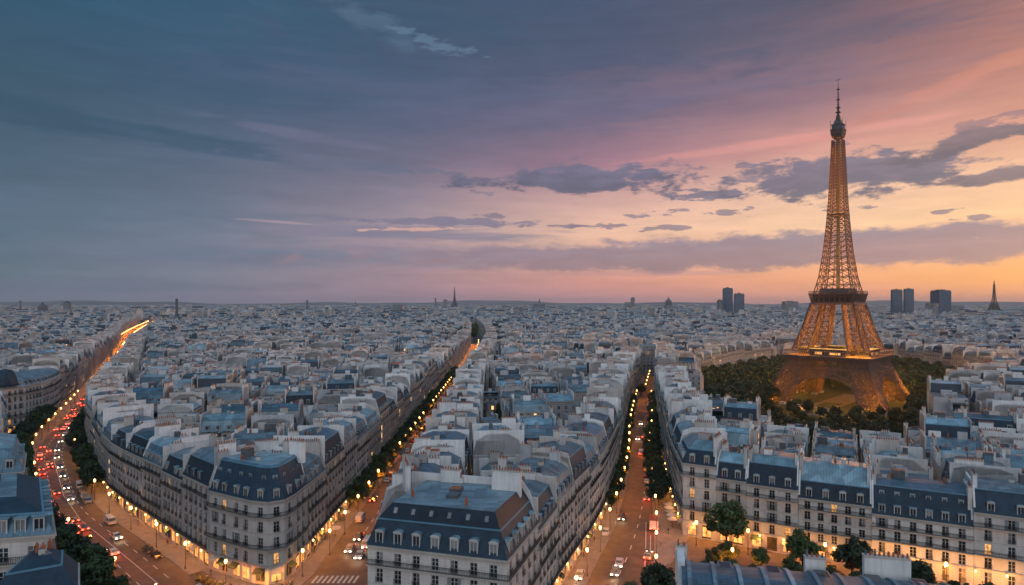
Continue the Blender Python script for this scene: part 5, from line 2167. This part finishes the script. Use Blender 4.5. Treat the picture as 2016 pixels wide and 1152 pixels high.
POST = mesh_lamp()
b = MB()
b.lathe([(.14, 5.5), (.28, 5.7), (.33, 6.05), (.24, 6.35), (.0, 6.5)], LAMP, 8)
GLOBE = b.mesh('lamp_globe')
b = MB()
b.lathe([(.2, 6.48), (.22, 6.52), (.12, 6.65), (.0, 6.8)], IRON, 8)
CAPM = b.mesh('lamp_cap')
NL = 0


def lamp(x, y, label, group, power=2600, sc=1.0, z=.13):
    global NL
    NL += 1
    t = thing('street_lamp', label, 'street lamp', (x, y, z), 0, group)
    link('lamp_post', POST, t, sc=(sc, sc, sc))
    link('lamp_globe', GLOBE, t, sc=(sc, sc, sc))
    link('lamp_cap', CAPM, t, sc=(sc, sc, sc * 1.0))
    if power:
        spot_light((.55 * sc, 0, 5.5 * sc), power * rs.uniform(15, 26), (1.0, rs.uniform(.21, .28), .02), parent=t)


def lamp_row(path, off, s0, s1, step, label, group, power=2600, sc=1.0):
    s = s0
    while s < s1:
        p = path.at(s, off)
        lamp(p[0], p[1], label, group, power, sc)
        s += step


lamp_row(PA, 17.8, 6, 330, 19, 'glowing lamp on the tree side of the left avenue', 'lamps left of the left avenue', 3400)
lamp_row(PA, 3.9, 4, 330, 19, 'glowing lamp beside the houses of the left avenue', 'lamps right of the left avenue', 3400)
lamp_row(PA, 11, 345, 700, 28, 'glowing lamp far along the left avenue', 'far lamps of the left avenue', 12000, 1.2)
lamp_row(PA, 9, 760, 2100, 40, 'glowing lamp at the lit far end of the left avenue', 'lamps at the lit far end of the left avenue', 30000, 1.9)
lamp_row(PA, 24, 1000, 2100, 40, 'glowing lamp at the lit far end of the left avenue', 'lamps at the lit far end of the left avenue', 30000, 1.9)
lamp_row(PB, -4.8, 3, 330, 14, 'glowing lamp along the left kerb of the middle street', 'lamps left of the middle street', 3000)
lamp_row(PB, -19.0, 16, 330, 24, 'glowing lamp along the right kerb of the middle street', 'lamps right of the middle street', 2800)
lamp_row(PB, -11, 345, 820, 28, 'glowing lamp far along the middle street', 'far lamps of the middle street', 9000, 1.2)
lamp_row(KL, .6, 30, 330, 15, 'glowing lamp on the left pavement of the right street', 'lamps left of the right street', 2600)
lamp_row(KR, -.6, 46, 330, 15, 'glowing lamp on the right pavement of the right street', 'lamps right of the right street', 2600)
lamp_row(KL, -4, 350, 440, 22, 'glowing lamp at the far end of the right street', 'far lamps of the right street', 4500)
for (x, y) in ((47, 162), (58, 156), (72.5, 147), (93, 136), (50, 144)):
    lamp(x, y, 'glowing lamp in the tree-planted square', 'lamps in the square', 1900)
for (x, y, n_) in ((-62, 137.5, 'on the pavement tip before the rounded corner house'), (-47.3, 143.5, 'at the middle street kerb beside the rounded corner house')):
    lamp(x, y, 'tall lamp ' + n_, None, 2600)
# bracket lanterns on the lit ground floors
b = MB()
b.bar((0, 0, 0), (0, -.7, .15), .04, IRON)
b.lathe([(.0, -.45), (.12, -.4), (.20, -.05), (.10, .05), (0, .1)], LAMP, 8, (0, -.7))
WLAN = b.mesh('wall_lantern')


PR = Path(RF, False)


def wall_lights(path, off, s0, s1, step, power, group, label, left):
    s = s0
    while s < s1:
        p = path.at(s, off)
        q = path.at(s, off * 3.2)
        n = path.nrm(s) * (1 if off > 0 else -1)
        t = link('wall_lantern', WLAN, None, (p[0] - n.x * abs(off) * .9, p[1] - n.y * abs(off) * .9, 3.95), math.atan2(n.y, n.x) + math.pi / 2)
        tag(t, label, 'lantern', group)
        if path is PR:
            point_light((q[0], q[1], 3.3), power * 1.3, (1.0, .38, .05), .3, None, 'lantern_light')
        else:
            spot_light((q[0], q[1], 4.1), power * 5.5, (1.0, .38, .05), .3, None, 'lantern_light', 165, .5)
        s += step


wall_lights(PA, .5, 3, 175, 7.5, 430, 'wall lanterns along the left avenue', 'glowing wall lantern on a shop front of the left avenue', True)
wall_lights(PB, -.5, 3, 75, 7.5, 430, 'wall lanterns along the middle street', 'glowing wall lantern on a shop front of the middle street', True)
wall_lights(PC, -.5, 4, 120, 9, 330, 'wall lanterns along the left side of the right street', 'glowing wall lantern left of the right street', True)
wall_lights(PC2, .5, 6, 70, 8, 450, 'wall lanterns along the right side of the right street', 'glowing wall lantern right of the right street', True)
wall_lights(PR, -.5, 3, 72, 5.5, 900, 'wall lanterns facing the square', 'glowing wall lantern on the pale row facing the square', True)
for (x, y, w) in ((-66, 141.5, 430), (-60, 138.0, 430), (-54, 135.9, 430), (-48.6, 140, 430)):
    spot_light((x, y, 4.1), w * 5.5, (1.0, .38, .05), .3, None, 'lantern_light', 165, .5)

# ---------------------------------------------------------------- cars
def car_parts(kind, paint):
    """side profile lofted across the width; y runs along the car, front at -y"""
    if kind == 'van':
        L, H, Wd = 5.0, 2.1, 1.9
        prof = [(-2.5, .45), (-2.5, .95), (-2.2, 1.15), (-1.6, 1.9), (-1.4, 2.08), (2.35, 2.1), (2.5, 1.9), (2.5, .45)]
        gl = [(-2.08, 1.22), (-1.62, 1.82), (-.1, 1.84), (-.1, 1.24)]
        gx = 1
    else:
        L, H, Wd = 4.3, 1.45, 1.78
        prof = [(-2.15, .38), (-2.15, .66), (-1.95, .80), (-1.05, .92), (-.45, 1.38), (-.2, 1.45), (.95, 1.44), (1.25, 1.36), (1.85, .98), (2.12, .9), (2.15, .4)]
        gl = [(-.98, .95), (-.45, 1.33), (1.12, 1.33), (1.66, 1.0)]
    b = MB()
    sec = []
    for f, k in ((-1, .0), (-.93, 1), (.93, 1), (1, 0)):
        row = []
        for (y, z) in prof:
            top = max(0, z - .85)
            hw = Wd / 2 * (1 - (.20 * top / .6 if kind != 'van' else .06 * top / .6))
            zz = z if k else max(.42, z - .07)
            yy = y if k else y * .97
            row.append((f * hw, yy, zz))
        sec.append(row)
    for s0, s1 in zip(sec, sec[1:]):
        for i in range(len(prof)):
            j = (i + 1) % len(prof)
            b.poly([s0[i], s1[i], s1[j], s0[j]], paint)
    b.poly(sec[0][::-1], paint)
    b.poly(sec[-1], paint)
    body = b.mesh('body')
    b = MB()
    for f in (-1, 1):
        pts = []
        for (y, z) in gl:
            top = max(0, z - .85)
            hw = Wd / 2 * (1 - (.20 * top / .6 if kind != 'van' else .06 * top / .6)) + .012
            pts.append((f * hw, y, z))
        b.poly(pts if f > 0 else pts[::-1], GLASS)
    if kind == 'van':
        b.poly([(-.82, -2.17, 1.2), (.82, -2.17, 1.2), (.78, -1.66, 1.86), (-.78, -1.66, 1.86)], GLASS)
    else:
        b.poly([(-.74, -1.03, .96), (.74, -1.03, .96), (.66, -.50, 1.37), (-.66, -.50, 1.37)], GLASS)
        b.poly([(-.66, 1.27, 1.37), (.66, 1.27, 1.37), (.74, 1.80, 1.03), (-.74, 1.80, 1.03)], GLASS)
    glass = b.mesh('windows')
    b = MB()
    n = 12
    r, w = .33, .11
    ra = [(0.0, math.cos(6.283 * k / n) * r, math.sin(6.283 * k / n) * r) for k in range(n)]
    for k in range(n):
        j = (k + 1) % n
        b.poly([(-w, ra[k][1], ra[k][2]), (w, ra[k][1], ra[k][2]), (w, ra[j][1], ra[j][2]), (-w, ra[j][1], ra[j][2])], IRON)
    for x in (-w, w):
        b.poly([(x, p[1], p[2]) for p in ra], IRON)
        b.poly([(x * 1.05, p[1] * .6, p[2] * .6) for p in ra], FRAME)
    wheel = b.mesh('wheel')
    lh = []
    for m in (LAMPW, FRAME):
        b = MB()
        b.box(-.22, .22, -.04, .05, -.10, .10, m)
        lh.append(b.mesh('headlight'))
    lt = []
    for m in (TAIL, TREDOFF):
        b = MB()
        b.box(-.2, .2, -.05, .04, -.10, .10, m)
        lt.append(b.mesh('tail_light'))
    return dict(body=body, glass=glass, wheel=wheel, head=lh, tail=lt, L=L, W=Wd)


PAINTS = {'white': mat('white_car_paint', (.62, .62, .62), .3, var=.05, spec=.6), 'black': mat('black_car_paint', (.012, .013, .016), .2, var=.05, spec=.7),
          'silver': mat('silver_car_paint', (.32, .33, .35), .3, .5, var=.05), 'red': mat('red_car_paint', (.30, .02, .015), .3, var=.05),
          'grey': mat('grey_car_paint', (.09, .095, .10), .3, .4, var=.05), 'blue': mat('blue_car_paint', (.02, .04, .10), .3, .3, var=.05)}
CARP = {}


def car(x, y, ang, colr, label, group=None, kind='car', on=True, z=.02, beam=False):
    """ang: direction the front faces, degrees from +y towards +x"""
    key = (kind, colr)
    if key not in CARP:
        CARP[key] = car_parts(kind, PAINTS[colr])
    P_ = CARP[key]
    t = thing('parked_car' if not on and kind == 'car' else kind, label, kind, (x, y, z), math.pi - R(ang), group)
    link('body', P_['body'], t)
    link('windows', P_['glass'], t)
    fy, ry = (-1.35, 1.35) if kind == 'car' else (-1.6, 1.6)
    for sx in (-1, 1):
        for wy in (fy, ry):
            link('wheel', P_['wheel'], t, (sx * (P_['W'] / 2 - .1), wy, .33))
        link('headlight', P_['head'][0 if on else 1], t, (sx * .62, -P_['L'] / 2 - .01, .66))
        link('tail_light', P_['tail'][0 if on else 1], t, (sx * .66, P_['L'] / 2 + .01, .76 if kind == 'car' else .9))
    if beam:
        if beam == 'red':
            spot_light((0, P_['L'] / 2 + .8, 1.1), 3200, (1.0, .045, .01), .15, t, 'tail_glow_light', 150)
        else:
            spot_light((0, -P_['L'] / 2 - 1.6, 1.0), 420, (1.0, .72, .42), .15, t, 'headlight_beam', 150)
    return t


def heading(path, s):
    d = path.dir(s)
    return math.degrees(math.atan2(d.x, d.y))


cl = ['white', 'black', 'silver', 'grey', 'black', 'blue', 'red']
# queue with red tail lights driving away on the left lanes, headlights coming on the other side
s = 26
i = 0
while s < 330:
    for off in ((15.4, 12.6) if s < 330 else (14,)):
        if rs.random() < (.42 if s < 190 else .45):
            p = PA.at(s + rs.uniform(-2, 2), off)
            car(p[0], p[1], heading(PA, s), rs.choice(cl), 'car with red tail lights in the dense queue of the left avenue', 'cars queuing in the left avenue',
                beam='red' if s < 210 else False)
    s += 8.4
s = 84
while s < 330:
    for off in (9.8,):
        p = PA.at(s + rs.uniform(-2, 2), off)
        car(p[0], p[1], heading(PA, s) + 180, rs.choice(cl), 'car with white headlights coming down the left avenue', 'oncoming cars in the left avenue', beam=s < 170)
    s += 17
for (sA, off, colr, lab, kind, on, flip) in (
        (16.5, 6.1, 'black', 'black parked car at the kerb before the rounded corner house', 'car', False, 1),
        (21.8, 6.1, 'black', 'second black parked car behind the first at the corner kerb', 'car', False, 1),
        (38, 8.6, 'white', 'white car with pale roof driving alone on the left avenue', 'car', True, 1),
        (52, 6.1, 'white', 'white van at the kerb of the left avenue', 'van', False, 1),
        (56, 14.8, 'white', 'white car beside the trees of the left avenue, foremost of the queue', 'car', True, 0),
        (78, 6.1, 'silver', 'silver van parked under the trees of the left avenue', 'van', False, 1),
        (85, 6.1, 'white', 'white car parked behind the silver van', 'car', False, 1),
        (92, 6.1, 'grey', 'grey car parked in the row behind the silver van', 'car', False, 1),
        (98, 6.1, 'white', 'white van parked higher up the left avenue', 'van', False, 1),
        (5, 17.0, 'silver', 'silver parked car under the clump of trees at lower left', 'car', False, 0),
        (-1, 14.5, 'red', 'red car at the bottom of the left avenue with lit tail lights', 'car', True, 0)):
    if sA < 0:
        p = (-76.5, 136.5)
        hd_ = heading(PA, 1)
    else:
        p = PA.at(sA, off)
        hd_ = heading(PA, sA)
    car(p[0], p[1], hd_ + (180 if flip else 0), colr, lab, None, kind, on, beam=('red' if on and not flip else on and True))
# middle street
s = 10
for k, (s, off, colr, kind, flip, lab) in enumerate((
        (2, -12.4, 'white', 'car', 1, 'white car with bright headlights nearest the crossing of the middle street'),
        (6, -9.0, 'silver', 'car', 1, 'silver car with bright headlights in the cluster at the middle street'),
        (9, -12.6, 'white', 'van', 1, 'white van with bright headlights beside the nearest corner house'),
        (14, -9.2, 'black', 'car', 1, 'black car with bright headlights behind the cluster in the middle street'),
        (16, -12.8, 'grey', 'car', 1, 'grey car with bright headlights at the right kerb of the middle street'),
        (30, -11.8, 'white', 'car', 1, 'white car with bright headlights alone in the middle street'),
        (28, -6.2, 'white', 'van', 0, 'white van parked on the left kerb of the middle street'),
        (46, -6.0, 'black', 'car', 0, 'black car parked beyond the white van in the middle street'))):
    p = PB.at(s, off)
    car(p[0], p[1], heading(PB, s) + (180 if flip else 0), colr, lab, None, kind, kind == 'car' or flip == 1, beam=bool(flip))
for s in range(58, 330, 9):
    if rs.random() < .75:
        p = PB.at(s + rs.uniform(-1, 1), -6.1)
        car(p[0], p[1], heading(PB, s), rs.choice(cl), 'car parked along the left kerb of the middle street', 'cars parked in the middle street', on=False)
for s in range(70, 330, 22):
    p = PB.at(s, -12.6)
    car(p[0], p[1], heading(PB, s) + 180, rs.choice(cl), 'oncoming car far along the middle street', 'oncoming cars in the middle street', on=True)
# right street
for (px, py, ang, colr, kind, on, lab) in (
        (1141, 1137, 195, 'white', 'car', True, 'white car with a dark roof window at the bottom of the right street'),
        (1211, 1130, 195, 'silver', 'car', True, 'long silver estate car in the lane at the bottom'),
        (1219, 1113, 195, 'white', 'car', True, 'white car right behind the silver estate car'),
        (1193, 1052, 195, 'white', 'car', False, 'white car parked on the left pavement of the right street'),
        (1224, 1022, 195, 'black', 'car', True, 'dark car with glowing headlights left in the right street'),
        (1274, 984, 15, 'grey', 'car', True, 'grey car driving away in the middle of the right street'),
        (1276, 1098, 20, 'silver', 'car', True, 'silver car half hidden by the big bottom tree'),
        (1262, 895, 14, 'white', 'van', True, 'white van far along the right street'),
        (1256, 866, 194, 'silver', 'car', True, 'silver car with headlights far along the right street'),
        (1268, 862, 14, 'red', 'car', True, 'red car far along the right street'),
        (1262, 836, 194, 'white', 'car', True, 'white car with headlights at the far end of the right street')):
    x, y = ground(px, py)
    car(x, y, ang, colr, lab, None, kind, on, beam=(True if on and ang > 100 else ('red' if on else False)))
for s in range(110, 330, 8):
    if rs.random() < .7:
        p = KR.at(s, 1.2)
        car(p[0], p[1], heading(KR, s), rs.choice(cl), 'car parked along the right kerb of the right street', 'cars parked in the right street', on=False)

# red and white box lorry
x, y = ground(1288, 1040)
lo = thing('lorry', 'red and white box lorry standing at the right kerb of the right street', 'lorry', (x, y, .02), math.pi - R(14))
mb = MB()
mb.box(-1.15, 1.15, -1.9, 3.6, .9, 3.2, PAINTS['white'], PAINTS['red'])
mb.build('cargo_box', lo)
mb = MB()
mb.prism([(-1.05, -3.5), (1.05, -3.5), (1.05, -1.95), (-1.05, -1.95)], .55, 2.3, PAINTS['red'], None, True)
c_ = mb.build('cab', lo)
mb = MB()
mb.box(-.92, .92, -3.54, -3.505, 1.35, 2.1, GLASS)
mb.build('windscreen', lo)
mb = MB()
mb.box(-.9, .9, -3.4, 3.5, .45, .9, IRON)
mb.build('chassis', lo)
for sx in (-1, 1):
    for wy in (-2.7, 2.0):
        link('wheel', CARP[('car', 'white')]['wheel'], lo, (sx * .95, wy, .42), 0, (1.3, 1.3, 1.3))
    link('headlight', CARP[('car', 'white')]['head'][0], lo, (sx * .75, -3.53, .85))
    link('tail_light', CARP[('car', 'white')]['tail'][0], lo, (sx * .9, 3.63, 1.05))
point_light((0, 4.2, 1.4), 260, (1.0, .1, .06), .2, lo, 'tail_glow_light')

# ---------------------------------------------------------------- parasols, tables, planters and people on the pavements
def parasol(x, y, colr, label, group=None, z=.13):
    t = thing('parasol', label, 'parasol', (x, y, z), rs.uniform(0, 1), group)
    b = MB()
    b.lathe([(.28, 0), (.28, .06), (.03, .08), (.025, 2.6)], IRON, 8)
    b.build('pole', t)
    b = MB()
    b.lathe([(1.6, 2.1), (1.55, 2.2), (0.9, 2.45), (0.0, 2.72)], colr, 8)
    b.build('canopy', t)


WH = mat('white_canvas', (.62, .58, .52), .8, var=.08)
for (px, py, lab) in ((679, 1024, 'white parasol on the middle street pavement, farther of two'), (660, 1056, 'white parasol on the middle street pavement, nearer of two')):
    x, y = ground(px, py)
    parasol(x, y, WH, lab)
for k in range(5):
    p = PC2.at(6 + k * 3.4, 2.2)
    parasol(p[0], p[1], rs.choice((WH, AWN[2])), 'pale parasol in the row on the right street corner', 'parasols on the right street corner')


def cafe_set(x, y, label, group):
    t = thing('cafe_table', label, 'cafe table', (x, y, .13), rs.uniform(0, 3), group)
    b = MB()
    b.lathe([(.36, .72), (.36, .75), (0, .75)], FRAME, 10)
    b.build('tabletop', t)
    b = MB()
    b.lathe([(.22, 0), (.22, .03), (.03, .05), (.03, .72)], IRON, 8)
    b.build('base', t)


def chair_mesh():
    b = MB()
    b.box(-.2, .2, -.2, .2, .43, .47, TERRA)
    b.box(-.2, .2, .17, .20, .55, .88, TERRA)
    for sx in (-.18, .18):
        b.box(sx - .02, sx + .02, -.2, -.16, 0, .43, IRON)
        b.box(sx - .02, sx + .02, .16, .2, 0, .88, IRON)
    return b.mesh('cafe_chair')


CH = chair_mesh()
PPa = Path([(-70, 142.6), (-63, 138.2), (-57, 135.9), (-51, 136.3), (-47.2, 140)], True)
for k in range(10):
    p = PPa.at(1.5 + k * 2.5, rs.uniform(0, .8))
    cafe_set(p[0], p[1], 'small cafe table on the pavement round the corner house', 'cafe tables at the corner house')
    for a in (.7, 3.9):
        o = link('cafe_chair', CH, None, (p[0] + math.cos(a) * .7, p[1] + math.sin(a) * .7, .13), a - 1.57)
        tag(o, 'small cafe chair on the pavement round the corner house', 'chair', 'cafe chairs at the corner house')
bush = crown_mesh(55, 1.3, .75, 260, .16, LEAF[0], 6)
for k in range(12):
    p = PPa.at(.5 + k * 2.1, -.9)
    t = thing('planter', 'clipped shrub in a dark box along the cafe pavement', 'planter', (p[0], p[1], .13), 0, 'planters at the corner house')
    b = MB()
    b.box(-.45, .45, -.3, .3, 0, .5, IRON)
    b.build('box', t)
    link('shrub', bush, t, (0, 0, .3))

SKIN = mat('skin', (.42, .26, .19), .6, var=.05)
HAIR = mat('dark_hair', (.03, .02, .015), .7, var=.1)


def person_mesh(stride, cloth):
    """one continuous skinned body"""
    me = bpy.data.meshes.new('person_body')
    v = [(0, 0, .95), (0, 0, 1.2), (0, 0, 1.42), (0, 0, 1.52), (0, -.02, 1.66), (0, -.01, 1.74),
         (.1, 0, .9), (.11, -stride * .3, .5), (.11, -stride * .42, .08), (.11, -stride * .42 - .16, .04),
         (-.1, 0, .9), (-.11, stride * .2, .5), (-.11, stride * .5, .1), (-.11, stride * .5 - .14, .04),
         (.2, 0, 1.42), (.25, stride * .12, 1.14), (.25, stride * .02, .9), (.25, -.02, .8),
         (-.2, 0, 1.42), (-.25, -stride * .12, 1.14), (-.25, -stride * .3, .92), (-.25, -stride * .34, .82)]
    e = [(0, 1), (1, 2), (2, 3), (3, 4), (4, 5), (0, 6), (6, 7), (7, 8), (8, 9), (0, 10), (10, 11), (11, 12), (12, 13),
         (2, 14), (14, 15), (15, 16), (16, 17), (2, 18), (18, 19), (19, 20), (20, 21)]
    rad = [.15, .13, .15, .06, .095, .07, .09, .07, .05, .04, .09, .07, .05, .04, .06, .05, .038, .03, .06, .05, .038, .03]
    me.from_pydata(v, e, [])
    o = bpy.data.objects.new('person_tmp', me)
    COL.objects.link(o)
    md = o.modifiers.new('skin', 'SKIN')
    for k, r in enumerate(rad):
        me.skin_vertices[0].data[k].radius = (r, r * .85)
    me.skin_vertices[0].data[0].use_root = True
    sb = o.modifiers.new('sub', 'SUBSURF')
    sb.levels = sb.render_levels = 1
    dg = bpy.context.evaluated_depsgraph_get()
    out_ = bpy.data.meshes.new_from_object(o.evaluated_get(dg))
    out_.name = 'person'
    bpy.data.objects.remove(o)
    out_.materials.clear()
    for m in (cloth[0], cloth[1], SKIN):
        out_.materials.append(m)
    for p in out_.polygons:
        z = p.center.z
        p.material_index = 2 if (z > 1.5 or (z < .84 and abs(p.center.x) > .2)) else (0 if z > .9 else 1)
        p.use_smooth = True
    return out_


NAVY = mat('navy_cloth', (.02, .025, .05), .9, var=.1)
BEIGE = mat('beige_cloth', (.33, .27, .2), .9, var=.1)
REDC = mat('red_cloth', (.28, .03, .03), .9, var=.1)
DARK = mat('black_cloth', (.015, .015, .018), .9, var=.1)
PM = [(person_mesh(.6, (DARK, NAVY)), 'black coat and navy trousers'), (person_mesh(.5, (BEIGE, DARK)), 'beige jacket and black trousers'), (person_mesh(.3, (REDC, NAVY)), 'red top and navy trousers')]
hb_ = MB()
hb_.lathe([(.0, 1.79), (.075, 1.775), (.10, 1.71), (.10, 1.64)], HAIR, 8)
HM = hb_.mesh('hair')
spots = [(1316, 1052, 'walking over the square by the right street'), (1301, 1075, 'at the kerb under the bright lamp'), (1150, 1100, 'walking beside the left shops of the right street'),
         (1170, 1068, 'near the parked white car in the right street'), (1335, 1082, 'crossing the square below the houses'), (585, 1118, 'right of the corner house'),
         (618, 1090, 'beside the middle street shops'), (545, 1150, 'at the corner cafe tables'), (330, 1075, 'by the left avenue shops'),
         (272, 1035, 'beside the white van'), (365, 1103, 'near the black parked cars'), (640, 1064, 'between the two white parasols'),
         (415, 1135, 'at the kerb before the rounded corner house'), (1420, 1100, 'walking under the tallest tree of the square')]
for k, (px, py, wh) in enumerate(spots):
    x, y = ground(px, py)
    me, cl_ = PM[k % 3]
    t = link('person', me, None, (x, y, .13), rs.uniform(0, 6.28))
    tag(t, 'person in %s %s' % (cl_, wh), 'person')
    link('hair', HM, t)

# ---------------------------------------------------------------- haze
hz = MB()
hz.box(-14000, 14000, -400, 20500, -1.5, 212, GRND)
hme = hz.mesh('haze')
hm = bpy.data.materials.new('haze_air')
hm.use_nodes = True
hm.node_tree.nodes.clear()
HN = NT(hm.node_tree)
pv = HN.n('ShaderNodeVolumePrincipled')
pv.inputs['Color'].default_value = (.88, .92, 1.0, 1)
pv.inputs['Density'].default_value = 0.4e-4
pv.inputs['Anisotropy'].default_value = 0.2
ho = HN.n('ShaderNodeOutputMaterial')
HN.t.links.new(pv.outputs[0], ho.inputs['Volume'])
hme.materials.clear()
hme.materials.append(hm)
h_ = link('haze', hme)
tag(h_, 'thin blue evening haze over the whole city', None, None, 'stuff')
print('LAMPS', NL, 'OBJECTS', len(bpy.data.objects))
